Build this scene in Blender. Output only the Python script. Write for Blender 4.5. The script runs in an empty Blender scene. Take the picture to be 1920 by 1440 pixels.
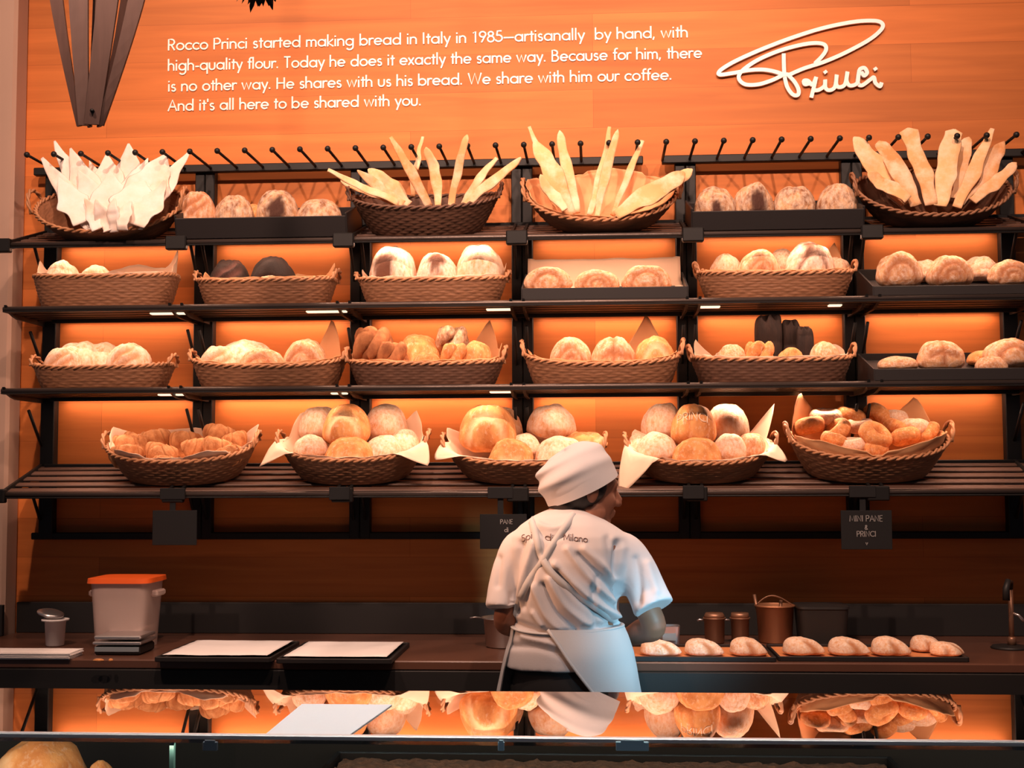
import bpy, math, random
from mathutils import Vector, Matrix, noise, Euler
from mathutils.bvhtree import BVHTree

S = bpy.context.scene
COL = S.collection
PI = math.pi

# ------------------------------------------------------------------ camera
F, CX, CY = 2450.0, 960.0, 720.0
PSI, TH, RHO = math.atan(157 / F), math.atan(166 / F), 0.0042
CAM = Vector((0, 0, 1.5))
FWD = Vector((-math.sin(PSI) * math.cos(TH), math.cos(PSI) * math.cos(TH), math.sin(TH)))
_r0 = Vector((math.cos(PSI), math.sin(PSI), 0))
_u0 = _r0.cross(FWD)
RGT = _r0 * math.cos(RHO) - _u0 * math.sin(RHO)
UPV = _u0 * math.cos(RHO) + _r0 * math.sin(RHO)
cam_data = bpy.data.cameras.new('camera')
cam_data.sensor_width = 36.0
cam_data.lens = F / 1920 * 36
cam_data.clip_end = 50
cam = bpy.data.objects.new('camera', cam_data)
COL.objects.link(cam)
cam.matrix_world = Matrix(((RGT.x, UPV.x, -FWD.x, CAM.x), (RGT.y, UPV.y, -FWD.y, CAM.y), (RGT.z, UPV.z, -FWD.z, CAM.z), (0, 0, 0, 1)))
S.camera = cam


def W(px, py, Y):
    """World point at depth Y seen at a pixel of the 1920x1440 photograph (used to measure positions)."""
    d = FWD + RGT * ((px - CX) / F) - UPV * ((py - CY) / F)
    t = (Y - CAM.y) / d.y
    return CAM + d * t


# ------------------------------------------------------------------ view, world, lights
S.view_settings.view_transform = 'Standard'
S.view_settings.look = 'None'
S.view_settings.gamma = 1.0
S.view_settings.use_curve_mapping = False
S.view_settings.exposure = 0.0
S.cycles.use_denoising = True
S.cycles.max_bounces = 6
S.cycles.sample_clamp_indirect = 6.0

world = bpy.data.worlds.new('world')
S.world = world
world.use_nodes = True
world.node_tree.nodes['Background'].inputs[0].default_value = (0.60, 0.62, 0.76, 1)
world.node_tree.nodes['Background'].inputs[1].default_value = 0.085


def area(name, loc, target, sx, sy, power, col, spread=180):
    l = bpy.data.lights.new(name, 'AREA')
    l.shape = 'RECTANGLE'
    l.size, l.size_y = sx, sy
    l.energy = power
    l.color = col
    l.spread = math.radians(spread)
    o = bpy.data.objects.new(name, l)
    o.location = loc
    o.rotation_euler = (Vector(target) - Vector(loc)).to_track_quat('-Z', 'Y').to_euler()
    COL.objects.link(o)
    return o


WARM = (1.0, 0.625, 0.47)
# softer warm room light from the shop ceiling
area('room_light', (-0.6, 1.6, 4.1), (-0.4, 4.5, 1.5), 3.0, 0.8, 6, (1.0, 0.70, 0.54))
# added lamp above the display case, whitens the card on its glass
area('card_fill_light', (-0.25, 1.86, 3.7), (-0.25, 1.92, 1.0), 1.6, 0.2, 4.0, (1.0, 0.97, 0.95), 40)


def spot(name, loc, target, energy, col, deg, blend=1.0, soft=.12):
    sp = bpy.data.lights.new(name, 'SPOT')
    sp.energy = energy
    sp.color = col
    sp.spot_size = math.radians(deg)
    sp.spot_blend = blend
    sp.shadow_soft_size = soft
    o = bpy.data.objects.new(name, sp)
    o.location = loc
    o.rotation_euler = (Vector(target) - Vector(loc)).to_track_quat('-Z', 'Y').to_euler()
    COL.objects.link(o)


# track spots: a steep row close to the rack and the main row farther out in the aisle
for tx, te in ((-1.9, 40), (-0.75, 50), (0.4, 46)):
    spot('track_spot', (tx, 3.60, 4.15), (tx * .95, 4.75, 2.2), te, WARM, 100, .8, .035)
for tx, te in ((-1.75, 200), (-0.65, 250), (0.45, 235), (1.35, 140)):
    spot('aisle_spot', (tx, 2.20, 3.95), (tx * .95, 4.75, 2.40), te, WARM, 78, .7, .035)
# added unseen spots on the person: cool from the right, warm from the left
spot('cool_fill_spot', (1.50, 1.90, 1.25), (0.27, 3.9, 1.00), 440, (0.40, 0.79, 1.0), 16)
spot('warm_fill_spot', (-2.2, 3.1, 2.3), (0.02, 3.95, 1.22), 270, (1.0, 0.42, 0.20), 17)


# ------------------------------------------------------------------ materials
def lin(c):
    return tuple(((v / 12.92) if v <= 0.04045 else ((v + 0.055) / 1.055) ** 2.4) for v in c)


def rgb(r, g, b):
    return lin((r / 255, g / 255, b / 255)) + (1,)


def nmat(name):
    m = bpy.data.materials.new(name)
    m.use_nodes = True
    return m, m.node_tree.nodes, m.node_tree.links, m.node_tree.nodes['Principled BSDF']


def simple(name, col, rough=0.5, metal=0.0, spec=0.5, noise_amt=0.0, nscale=20.0, bump=0.0, emit=None, estr=0, stretch=(1, 1, 1)):
    m, N, L, B = nmat(name)
    B.inputs['Base Color'].default_value = col
    B.inputs['Roughness'].default_value = rough
    B.inputs['Metallic'].default_value = metal
    B.inputs['Specular IOR Level'].default_value = spec
    if emit:
        B.inputs['Emission Color'].default_value = emit
        B.inputs['Emission Strength'].default_value = estr
    if noise_amt or bump:
        tc = N.new('ShaderNodeTexCoord')
        mp = N.new('ShaderNodeMapping')
        mp.inputs['Scale'].default_value = stretch
        nz = N.new('ShaderNodeTexNoise')
        nz.inputs['Scale'].default_value = nscale
        nz.inputs['Detail'].default_value = 5
        L.new(tc.outputs['Object'], mp.inputs[0])
        L.new(mp.outputs[0], nz.inputs['Vector'])
        if noise_amt:
            mx = N.new('ShaderNodeMix')
            mx.data_type = 'RGBA'
            mx.inputs[6].default_value = tuple(c * (1 - noise_amt) for c in col[:3]) + (1,)
            mx.inputs[7].default_value = tuple(min(1, c * (1 + noise_amt)) for c in col[:3]) + (1,)
            L.new(nz.outputs['Fac'], mx.inputs[0])
            L.new(mx.outputs[2], B.inputs['Base Color'])
        if bump:
            bp = N.new('ShaderNodeBump')
            bp.inputs['Strength'].default_value = bump
            bp.inputs['Distance'].default_value = 0.01
            L.new(nz.outputs['Fac'], bp.inputs['Height'])
            L.new(bp.outputs[0], B.inputs['Normal'])
    return m


def wood_wall(name):
    m, N, L, B = nmat(name)
    tc = N.new('ShaderNodeTexCoord')
    sep = N.new('ShaderNodeSeparateXYZ')
    cmb = N.new('ShaderNodeCombineXYZ')
    L.new(tc.outputs['Object'], sep.inputs[0])
    L.new(sep.outputs['X'], cmb.inputs['X'])
    L.new(sep.outputs['Z'], cmb.inputs['Y'])
    br = N.new('ShaderNodeTexBrick')
    br.offset = 0.37
    br.offset_frequency = 2
    br.inputs['Scale'].default_value = 1.0
    br.inputs['Brick Width'].default_value = 1.9
    br.inputs['Row Height'].default_value = 0.148
    br.inputs['Mortar Size'].default_value = 0.0007
    br.inputs['Mortar Smooth'].default_value = 0.3
    br.inputs['Color1'].default_value = (0.78, 0.80, 0.80, 1)
    br.inputs['Color2'].default_value = (1.12, 1.10, 1.08, 1)
    br.inputs['Mortar'].default_value = (0.55, 0.5, 0.5, 1)
    L.new(cmb.outputs[0], br.inputs['Vector'])
    mp = N.new('ShaderNodeMapping')
    mp.inputs['Scale'].default_value = (0.6, 1, 10)
    L.new(tc.outputs['Object'], mp.inputs[0])
    nz = N.new('ShaderNodeTexNoise')
    nz.inputs['Scale'].default_value = 2.2
    nz.inputs['Detail'].default_value = 6
    nz.inputs['Distortion'].default_value = 0.6
    L.new(mp.outputs[0], nz.inputs['Vector'])
    rp = N.new('ShaderNodeValToRGB')
    rp.color_ramp.elements[0].position = 0.3
    rp.color_ramp.elements[0].color = (0.50, 0.147, 0.034, 1)
    rp.color_ramp.elements[1].position = 0.72
    rp.color_ramp.elements[1].color = (0.68, 0.208, 0.050, 1)
    L.new(nz.outputs['Fac'], rp.inputs[0])
    mu = N.new('ShaderNodeMix')
    mu.data_type = 'RGBA'
    mu.blend_type = 'MULTIPLY'
    mu.inputs[0].default_value = 1.0
    L.new(rp.outputs[0], mu.inputs[6])
    L.new(br.outputs['Color'], mu.inputs[7])
    L.new(mu.outputs[2], B.inputs['Base Color'])
    B.inputs['Roughness'].default_value = 0.55
    B.inputs['Specular IOR Level'].default_value = 0.25
    return m


def bread_mat(name, crust, dark, flour, famt, cutcol, bump=0.35, fscale=7.0):
    """Baked crust with browner patches, flour dusting by noise (more of it on the crown), and the colour inside the cuts."""
    m, N, L, B = nmat(name)
    tc = N.new('ShaderNodeTexCoord')
    oi = N.new('ShaderNodeObjectInfo')
    ad = N.new('ShaderNodeVectorMath')
    ad.operation = 'ADD'
    ml = N.new('ShaderNodeMath')
    ml.operation = 'MULTIPLY'
    ml.inputs[1].default_value = 37.0
    L.new(oi.outputs['Random'], ml.inputs[0])
    L.new(tc.outputs['Object'], ad.inputs[0])
    L.new(ml.outputs[0], ad.inputs[1])
    n1 = N.new('ShaderNodeTexNoise')
    n1.inputs['Scale'].default_value = 2.6
    n1.inputs['Detail'].default_value = 5
    L.new(ad.outputs[0], n1.inputs['Vector'])
    r1 = N.new('ShaderNodeValToRGB')
    r1.color_ramp.elements[0].position = 0.35
    r1.color_ramp.elements[0].color = dark
    r1.color_ramp.elements[1].position = 0.65
    r1.color_ramp.elements[1].color = crust
    L.new(n1.outputs['Fac'], r1.inputs[0])
    n2 = N.new('ShaderNodeTexNoise')
    n2.inputs['Scale'].default_value = fscale
    n2.inputs['Detail'].default_value = 8
    n2.inputs['Roughness'].default_value = 0.65
    L.new(ad.outputs[0], n2.inputs['Vector'])
    r2 = N.new('ShaderNodeMapRange')
    r2.inputs['From Min'].default_value = 0.66 - famt * 0.55
    r2.inputs['From Max'].default_value = 1.02 - famt * 0.50
    L.new(n2.outputs['Fac'], r2.inputs['Value'])
    m1 = N.new('ShaderNodeMix')
    m1.data_type = 'RGBA'
    m1.inputs[7].default_value = flour
    L.new(r2.outputs[0], m1.inputs[0])
    L.new(r1.outputs[0], m1.inputs[6])
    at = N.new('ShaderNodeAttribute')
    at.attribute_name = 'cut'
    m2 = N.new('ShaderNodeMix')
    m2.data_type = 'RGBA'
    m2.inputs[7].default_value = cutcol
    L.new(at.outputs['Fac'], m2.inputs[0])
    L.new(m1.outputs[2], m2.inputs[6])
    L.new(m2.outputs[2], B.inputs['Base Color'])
    B.inputs['Roughness'].default_value = 0.75
    B.inputs['Specular IOR Level'].default_value = 0.2
    bp = N.new('ShaderNodeBump')
    bp.inputs['Strength'].default_value = bump
    bp.inputs['Distance'].default_value = 0.012
    L.new(n2.outputs['Fac'], bp.inputs['Height'])
    L.new(bp.outputs[0], B.inputs['Normal'])
    return m


M = {}
M['wood'] = wood_wall('wood_planks')
M['plaster'] = simple('pale_plaster', (0.50, 0.33, 0.25, 1), 0.8, noise_amt=0.1, nscale=3)
M['metal'] = simple('black_metal', (0.009, 0.0085, 0.0085, 1), 0.5, 0.0, 0.3)
M['rod'] = simple('dark_steel_rod', (0.10, 0.075, 0.065, 1), 0.35, 0.6)
M['slat'] = simple('brown_metal_slat', (0.12, 0.068, 0.05, 1), 0.5, 0.2)
M['black'] = simple('black_laminate', (0.018, 0.017, 0.017, 1), 0.5, spec=.35)
M['tray'] = simple('black_tray', (0.020, 0.017, 0.017, 1), 0.5, spec=.3)
M['board'] = simple('chalkboard', (0.012, 0.012, 0.013, 1), 0.8, spec=.25)
M['chalk'] = simple('chalk_white', (0.30, 0.29, 0.28, 1), 0.9)
M['wicker'] = simple('wicker', (0.27, 0.120, 0.058, 1), 0.6, noise_amt=0.45, nscale=30, bump=0.3, stretch=(1, 1, 4))
M['wicker_pale'] = simple('wicker_pale', (0.44, 0.20, 0.09, 1), 0.6, noise_amt=0.35, nscale=30, bump=0.3)
M['wicker_dark'] = simple('wicker_dark', (0.13, 0.060, 0.035, 1), 0.6, noise_amt=0.4, nscale=30, bump=0.3)
M['kraft'] = simple('kraft_paper', (0.80, 0.42, 0.20, 1), 0.75, noise_amt=0.08, nscale=12)
M['paper'] = simple('cream_paper', (0.90, 0.66, 0.48, 1), 0.75, noise_amt=0.06, nscale=12)
M['white'] = simple('white_paper', (0.88, 0.84, 0.82, 1), 0.7)
M['letter'] = simple('white_lettering', (0.96, 0.90, 0.88, 1), 0.5)
M['golden'] = bread_mat('golden_crust', (0.78, 0.36, 0.13, 1), (0.56, 0.20, 0.06, 1), (0.90, 0.70, 0.54, 1), 0.25, (0.86, 0.55, 0.32, 1))
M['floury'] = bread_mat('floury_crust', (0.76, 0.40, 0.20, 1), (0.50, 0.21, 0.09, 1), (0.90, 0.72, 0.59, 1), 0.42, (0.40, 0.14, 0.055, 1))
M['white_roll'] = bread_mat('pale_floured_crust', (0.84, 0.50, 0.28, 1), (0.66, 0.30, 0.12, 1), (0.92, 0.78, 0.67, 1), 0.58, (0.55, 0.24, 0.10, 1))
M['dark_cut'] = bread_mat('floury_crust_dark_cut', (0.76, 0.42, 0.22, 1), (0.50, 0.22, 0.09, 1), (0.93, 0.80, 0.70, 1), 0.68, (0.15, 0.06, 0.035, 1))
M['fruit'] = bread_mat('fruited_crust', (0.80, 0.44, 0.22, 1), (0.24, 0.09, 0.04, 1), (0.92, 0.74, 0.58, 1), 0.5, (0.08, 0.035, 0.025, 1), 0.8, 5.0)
M['croissant'] = bread_mat('croissant_crust', (0.72, 0.36, 0.16, 1), (0.46, 0.17, 0.06, 1), (0.85, 0.55, 0.34, 1), 0.2, (0.42, 0.15, 0.05, 1))
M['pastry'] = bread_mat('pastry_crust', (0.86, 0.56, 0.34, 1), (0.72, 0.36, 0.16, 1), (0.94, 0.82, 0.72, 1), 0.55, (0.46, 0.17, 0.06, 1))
M['brown'] = bread_mat('brown_crust', (0.48, 0.19, 0.075, 1), (0.26, 0.09, 0.035, 1), (0.70, 0.40, 0.22, 1), 0.10, (0.60, 0.28, 0.12, 1))
M['black_crust'] = bread_mat('very_dark_crust', (0.026, 0.014, 0.011, 1), (0.015, 0.009, 0.008, 1), (0.06, 0.03, 0.02, 1), 0.12, (0.10, 0.04, 0.03, 1))
M['stick'] = bread_mat('crisp_bread', (0.86, 0.50, 0.24, 1), (0.66, 0.28, 0.10, 1), (0.93, 0.76, 0.58, 1), 0.42, (0.5, 0.2, 0.08, 1), 0.25, 14.0)
M['sheet'] = bread_mat('white_flatbread', (0.90, 0.74, 0.62, 1), (0.82, 0.56, 0.38, 1), (0.92, 0.84, 0.79, 1), 0.7, (0.5, 0.2, 0.08, 1), 0.25, 12.0)
M['crumb'] = simple('brown_crumble', (0.24, 0.105, 0.06, 1), 0.9, noise_amt=0.8, nscale=90, bump=1.0)
M['counter'] = simple('dark_brown_worktop', (0.115, 0.052, 0.034, 1), 0.28, noise_amt=0.15, nscale=6)
M['cloth'] = simple('white_cotton', (0.60, 0.59, 0.61, 1), 0.85, spec=0.2, bump=0.05, nscale=300)
M['apron'] = simple('pale_apron_cotton', (0.55, 0.57, 0.59, 1), 0.85, spec=0.2, bump=0.05, nscale=300)
M['print'] = simple('dark_print', (0.20, 0.13, 0.12, 1), 0.9)
M['trousers'] = simple('black_cloth', (0.022, 0.021, 0.022, 1), 0.9)
M['skin'] = simple('brown_skin', (0.27, 0.112, 0.066, 1), 0.55, noise_amt=0.08, nscale=40)
M['hair'] = simple('dark_hair', (0.020, 0.013, 0.011, 1), 0.5, noise_amt=0.3, nscale=120)
M['eye'] = simple('eye_white', (0.75, 0.72, 0.70, 1), 0.3)
M['steel'] = simple('brushed_steel', (0.62, 0.60, 0.60, 1), 0.30, 0.9)
M['chrome'] = simple('bright_trim', (0.85, 0.82, 0.80, 1), 0.42, 0.35)
M['bronze'] = simple('bronze', (0.30, 0.16, 0.10, 1), 0.4, 0.6)
M['copper'] = simple('copper', (0.50, 0.24, 0.13, 1), 0.4, 0.7)
M['orange'] = simple('orange_plastic', (0.85, 0.13, 0.02, 1), 0.4)
M['strap'] = simple('dark_brown_strap', (0.105, 0.055, 0.043, 1), 0.6, noise_amt=0.3, nscale=8, stretch=(8, 8, 1))
M['dry'] = simple('dry_dark_leaf', (0.03, 0.02, 0.018, 1), 0.8)
M['tile'] = simple('grey_floor', (0.12, 0.11, 0.11, 1), 0.5, noise_amt=0.2)
M['ceil'] = simple('dark_ceiling', (0.05, 0.045, 0.045, 1), 0.8)
M['led'] = simple('led_diffuser', (0.9, 0.8, 0.7, 1), 0.5, emit=(1.0, 0.72, 0.48, 1), estr=1.6)
M['cyan'] = simple('pale_blue_plastic', (0.55, 0.85, 0.95, 1), 0.6)
M['slate'] = simple('slate_plastic', (0.22, 0.27, 0.30, 1), 0.4)
M['teal'] = simple('teal_glass_edge', (0.05, 0.13, 0.14, 1), 0.3)
M['flour_pile'] = simple('white_powder', (0.85, 0.66, 0.56, 1), 0.9)


def glass_mat(name, tint, fac, rough=0.0):
    """Sheet glass: part clear, part mirror (the share grows at grazing angles)."""
    m, N, L, B = nmat(name)
    N.remove(B)
    out = N['Material Output']
    tr = N.new('ShaderNodeBsdfTransparent')
    tr.inputs[0].default_value = tint
    gl = N.new('ShaderNodeBsdfGlossy')
    gl.inputs['Roughness'].default_value = rough
    gl.inputs['Color'].default_value = (0.97, 0.97, 0.97, 1)
    lw = N.new('ShaderNodeLayerWeight')
    lw.inputs['Blend'].default_value = fac
    mx = N.new('ShaderNodeMixShader')
    L.new(lw.outputs['Facing'], mx.inputs[0])
    L.new(tr.outputs[0], mx.inputs[1])
    L.new(gl.outputs[0], mx.inputs[2])
    L.new(mx.outputs[0], out.inputs[0])
    return m


M['glass_top'] = glass_mat('coated_top_glass', (0.55, 0.6, 0.6, 1), 0.60)
M['glass'] = glass_mat('clear_glass', (0.86, 0.92, 0.92, 1), 0.12)


def plastic_mat(name):
    m, N, L, B = nmat(name)
    B.inputs['Base Color'].default_value = (0.72, 0.56, 0.50, 1)
    B.inputs['Roughness'].default_value = 0.35
    tr = N.new('ShaderNodeBsdfTransparent')
    mx = N.new('ShaderNodeMixShader')
    mx.inputs[0].default_value = 0.42
    L.new(tr.outputs[0], mx.inputs[1])
    L.new(B.outputs[0], mx.inputs[2])
    L.new(mx.outputs[0], N['Material Output'].inputs[0])
    return m


M['tub'] = plastic_mat('milky_plastic')


# ------------------------------------------------------------------ mesh helpers
class MB:
    def __init__(self):
        self.v, self.f, self.s = [], [], []
        self.a = None

    def add(self, vs, fs, smooth=True):
        o = len(self.v)
        self.v += [tuple(p) for p in vs]
        self.f += [tuple(i + o for i in q) for q in fs]
        self.s += [smooth] * len(fs)
        return self

    def box(self, c, s, rot=None, bev=0.0):
        hx, hy, hz = s[0] / 2, s[1] / 2, s[2] / 2
        b = min(bev, hx * .9, hy * .9, hz * .9)
        R = Euler(rot).to_matrix() if rot else Matrix.Identity(3)
        c = Vector(c)
        if b <= 0:
            vs = [c + R @ Vector((x * hx, y * hy, z * hz)) for x in (-1, 1) for y in (-1, 1) for z in (-1, 1)]
            return self.add(vs, [(0, 1, 3, 2), (4, 6, 7, 5), (0, 4, 5, 1), (2, 3, 7, 6), (0, 2, 6, 4), (1, 5, 7, 3)], False)
        vs, idx = [], {}
        for x in (-1, 1):
            for y in (-1, 1):
                for z in (-1, 1):
                    for k, (dx, dy, dz) in enumerate(((0, b, b), (b, 0, b), (b, b, 0))):
                        idx[(x, y, z, k)] = len(vs)
                        vs.append(c + R @ Vector((x * (hx - dx), y * (hy - dy), z * (hz - dz))))
        fs = []
        for sg in (-1, 1):
            q = [idx[(sg, a, e, 0)] for a, e in ((-1, -1), (1, -1), (1, 1), (-1, 1))]
            fs.append(q if sg > 0 else q[::-1])
            q = [idx[(a, sg, e, 1)] for a, e in ((-1, -1), (-1, 1), (1, 1), (1, -1))]
            fs.append(q if sg > 0 else q[::-1])
            q = [idx[(a, e, sg, 2)] for a, e in ((-1, -1), (1, -1), (1, 1), (-1, 1))]
            fs.append(q if sg > 0 else q[::-1])
        for a in (-1, 1):
            for e in (-1, 1):
                fs.append([idx[(a, e, -1, 0)], idx[(a, e, 1, 0)], idx[(a, e, 1, 1)], idx[(a, e, -1, 1)]])
                fs.append([idx[(a, -1, e, 0)], idx[(a, 1, e, 0)], idx[(a, 1, e, 2)], idx[(a, -1, e, 2)]])
                fs.append([idx[(-1, a, e, 1)], idx[(1, a, e, 1)], idx[(1, a, e, 2)], idx[(-1, a, e, 2)]])
                for z in (-1, 1):
                    fs.append([idx[(a, e, z, 0)], idx[(a, e, z, 1)], idx[(a, e, z, 2)]])
        return self.add(vs, fs, False)

    def tube(self, pts, r, n=8, closed=False, flat=1.0, up=None):
        P = [Vector(p) for p in pts]
        k = len(P)
        rs = list(r) if hasattr(r, '__len__') else [r] * k
        vs = []
        nrm = None
        for i in range(k):
            if closed:
                t = (P[(i + 1) % k] - P[i - 1])
            else:
                t = P[min(i + 1, k - 1)] - P[max(i - 1, 0)]
            t = t.normalized() if t.length > 1e-9 else Vector((0, 0, 1))
            if nrm is None:
                ref = Vector(up) if up else (Vector((0, 0, 1)) if abs(t.z) < .9 else Vector((1, 0, 0)))
                nrm = (ref - t * ref.dot(t)).normalized()
            else:
                nrm = (nrm - t * nrm.dot(t))
                nrm = nrm.normalized() if nrm.length > 1e-9 else Vector((1, 0, 0))
            b = t.cross(nrm)
            for j in range(n):
                a = 2 * PI * j / n
                vs.append(P[i] + nrm * (math.cos(a) * rs[i] * flat) + b * (math.sin(a) * rs[i]))
        fs = []
        for i in range(k if closed else k - 1):
            i2 = (i + 1) % k
            for j in range(n):
                j2 = (j + 1) % n
                fs.append((i * n + j, i * n + j2, i2 * n + j2, i2 * n + j))
        if not closed:
            fs.append(tuple(range(n))[::-1])
            fs.append(tuple((k - 1) * n + j for j in range(n)))
        return self.add(vs, fs, True)

    def grid(self, fn, nu, nv, cu=False, cv=False, smooth=True, flip=False):
        vs = [fn(i / (nu if cu else nu - 1), j / (nv if cv else nv - 1)) for i in range(nu) for j in range(nv)]
        fs = []
        for i in range(nu if cu else nu - 1):
            for j in range(nv if cv else nv - 1):
                i2, j2 = (i + 1) % nu, (j + 1) % nv
                q = (i * nv + j, i2 * nv + j, i2 * nv + j2, i * nv + j2)
                fs.append(q[::-1] if flip else q)
        return self.add(vs, fs, smooth)

    def lathe(self, prof, n=32, c=(0, 0, 0)):
        c = Vector(c)

        def fn(u, v):
            i = min(int(round(v * (len(prof) - 1))), len(prof) - 1)
            r, z = prof[i]
            return c + Vector((r * math.cos(2 * PI * u), r * math.sin(2 * PI * u), z))
        return self.grid(fn, n, len(prof), cu=True)

    def ell(self, c, r, n=20, m=12, R=None):
        c = Vector(c)
        R = R or Matrix.Identity(3)

        def fn(u, v):
            a, b = 2 * PI * u, PI * (v - .5)
            return c + R @ Vector((r[0] * math.cos(a) * math.cos(b), r[1] * math.sin(a) * math.cos(b), r[2] * math.sin(b)))
        return self.grid(fn, n, m, cu=True)

    def ribbon(self, pts, w, d, fr):
        """A flat stroke of width 2w and thickness d along 2-D points; fr(x, y, depth) turns them into 3-D."""
        k = len(pts)
        vs = []
        self.n = getattr(self, 'n', 0) + 1      # overlapping strokes get slightly different thickness
        d0 = d + (self.n % 7) * .00025
        for i in range(k):
            d = d0 + i * .00002
            a, b = pts[max(i - 1, 0)], pts[min(i + 1, k - 1)]
            tx, ty = b[0] - a[0], b[1] - a[1]
            l = math.hypot(tx, ty) or 1
            nx, ny = -ty / l * w, tx / l * w
            x, y = pts[i]
            if i == 0:
                x, y = x - tx / l * w * .5, y - ty / l * w * .5
            if i == k - 1:
                x, y = x + tx / l * w * .5, y + ty / l * w * .5
            vs += [fr(x + nx, y + ny, 0), fr(x - nx, y - ny, 0), fr(x - nx, y - ny, d), fr(x + nx, y + ny, d)]
        fs = []
        for i in range(k - 1):
            for j in range(4):
                j2 = (j + 1) % 4
                fs.append((i * 4 + j, i * 4 + j2, i * 4 + 4 + j2, i * 4 + 4 + j))
        fs += [(3, 2, 1, 0), tuple((k - 1) * 4 + j for j in range(4))]
        return self.add(vs, fs, False)

    def mesh(self, name, mat):
        me = bpy.data.meshes.new(name)
        me.from_pydata(self.v, [], self.f)
        me.polygons.foreach_set('use_smooth', self.s)
        if mat:
            me.materials.append(mat)
        me.update()
        return me

    def build(self, name, mat, parent=None, loc=None, rot=None):
        o = bpy.data.objects.new(name, self.mesh(name, mat))
        COL.objects.link(o)
        if loc is not None:
            o.location = loc
        if rot is not None:
            o.rotation_euler = rot
        if parent is not None:
            o.parent = parent
        return o


def tag(o, label, cat, group=None, kind=None):
    o['label'] = label
    o['category'] = cat
    if group:
        o['group'] = group
    if kind:
        o['kind'] = kind
    return o


def thing(name, label, cat, loc=(0, 0, 0), rot=(0, 0, 0), group=None):
    o = bpy.data.objects.new(name, None)
    o.empty_display_size = 0.05
    COL.objects.link(o)
    o.location = loc
    o.rotation_euler = rot
    return tag(o, label, cat, group)


def struct(o):
    o['kind'] = 'structure'
    return o


def catmull(pts, n=8, closed=False):
    out = []
    k = len(pts)
    rng = range(k if closed else k - 1)
    for i in rng:
        if closed:
            p0, p1, p2, p3 = pts[i - 1], pts[i], pts[(i + 1) % k], pts[(i + 2) % k]
        else:
            p0, p1, p2, p3 = pts[max(i - 1, 0)], pts[i], pts[i + 1], pts[min(i + 2, k - 1)]
        for j in range(n):
            t = j / n
            out.append(tuple(.5 * (2 * b + (c - a) * t + (2 * a - 5 * b + 4 * c - d) * t * t + (3 * b - a - 3 * c + d) * t ** 3) for a, b, c, d in zip(p0, p1, p2, p3)))
    if not closed:
        out.append(tuple(pts[-1]))
    return out


def smooth01(a, b, x):
    t = max(0.0, min(1.0, (x - a) / (b - a)))
    return t * t * (3 - 2 * t)


def interp(tab, x):
    """Piecewise-linear lookup in rows (x, v1, v2, ...)."""
    if x <= tab[0][0]:
        return tab[0][1:]
    for a, b in zip(tab, tab[1:]):
        if x <= b[0]:
            t = (x - a[0]) / (b[0] - a[0])
            return tuple(p + (q - p) * t for p, q in zip(a[1:], b[1:]))
    return tab[-1][1:]

# ------------------------------------------------------------------ the room
WY = 4.92                      # face of the wood wall
PY = 4.87                      # front face of the posts
SY = 4.55                      # front rods of the shelves
struct(MB().box((0, WY + 0.05, 2.15), (9, 0.10, 4.3)).build('wall_back', M['wood']))
cx_ = W(17, 700, 4.81).x
struct(MB().box((cx_ - 1.0, 4.865, 2.15), (2.0, 0.11, 4.3), bev=0.012).build('wall_left', M['plaster']))
struct(MB().box((0, 2.2, -0.05), (9, 5.6, 0.1)).build('floor', M['tile']))
struct(MB().box((0, 2.2, 4.35), (9, 5.6, 0.1)).build('ceiling', M['ceil']))

# ------------------------------------------------------------------ wall rack
rack = thing('bread_rack', 'black steel bread rack with pegs and four lit shelves on the wood wall', 'shelving', (0, PY, 1.26))


def L_(v):                     # world -> rack
    return Vector(v) - rack.location


Z_TOP, Z_RAIL = 2.668, 1.266
posts = [(-2.094, .054), (-1.491, .078), (-0.887, .080), (-0.272, .082), (0.343, .080), (0.9575, .080), (1.520, .054)]
for i, (x, w) in enumerate(posts):
    mb = MB()
    z0, z1 = Z_RAIL - .012, Z_TOP
    if w < .06:
        mb.box(L_((x, PY + .022, (z0 + z1) / 2)), (w, .044, z1 - z0), bev=.003)
    else:
        for s in (-1, 1):
            mb.box(L_((x + s * w / 4, PY + .022, (z0 + z1) / 2)), (w / 2 - .002, .044, z1 - z0), bev=.003)
    mb.build('post', M['metal'], rack)
mb = MB()
mb.box(L_((-0.30, PY + .02, Z_RAIL)), (3.70, .034, .026), bev=.003)
mb.build('bottom_rail', M['metal'], rack)
for xa, xb in ((-2.16, .185), (.255, 1.60)):
    MB().box(L_(((xa + xb) / 2, PY - .004, Z_TOP)), (xb - xa, .03, .03), bev=.003).build('top_rail', M['metal'], rack)
for k in range(37):
    x = W(50, 290, 4.59).x + 0.1012 * k
    if x > 1.62:
        break
    m = MB()
    m.tube([L_((x, PY, Z_TOP)), L_((x, 4.60, Z_TOP))], .0052, 8)
    m.ell(L_((x, 4.592, Z_TOP)), (.011, .011, .011), 12, 8)
    m.build('peg', M['metal'], rack)

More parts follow.
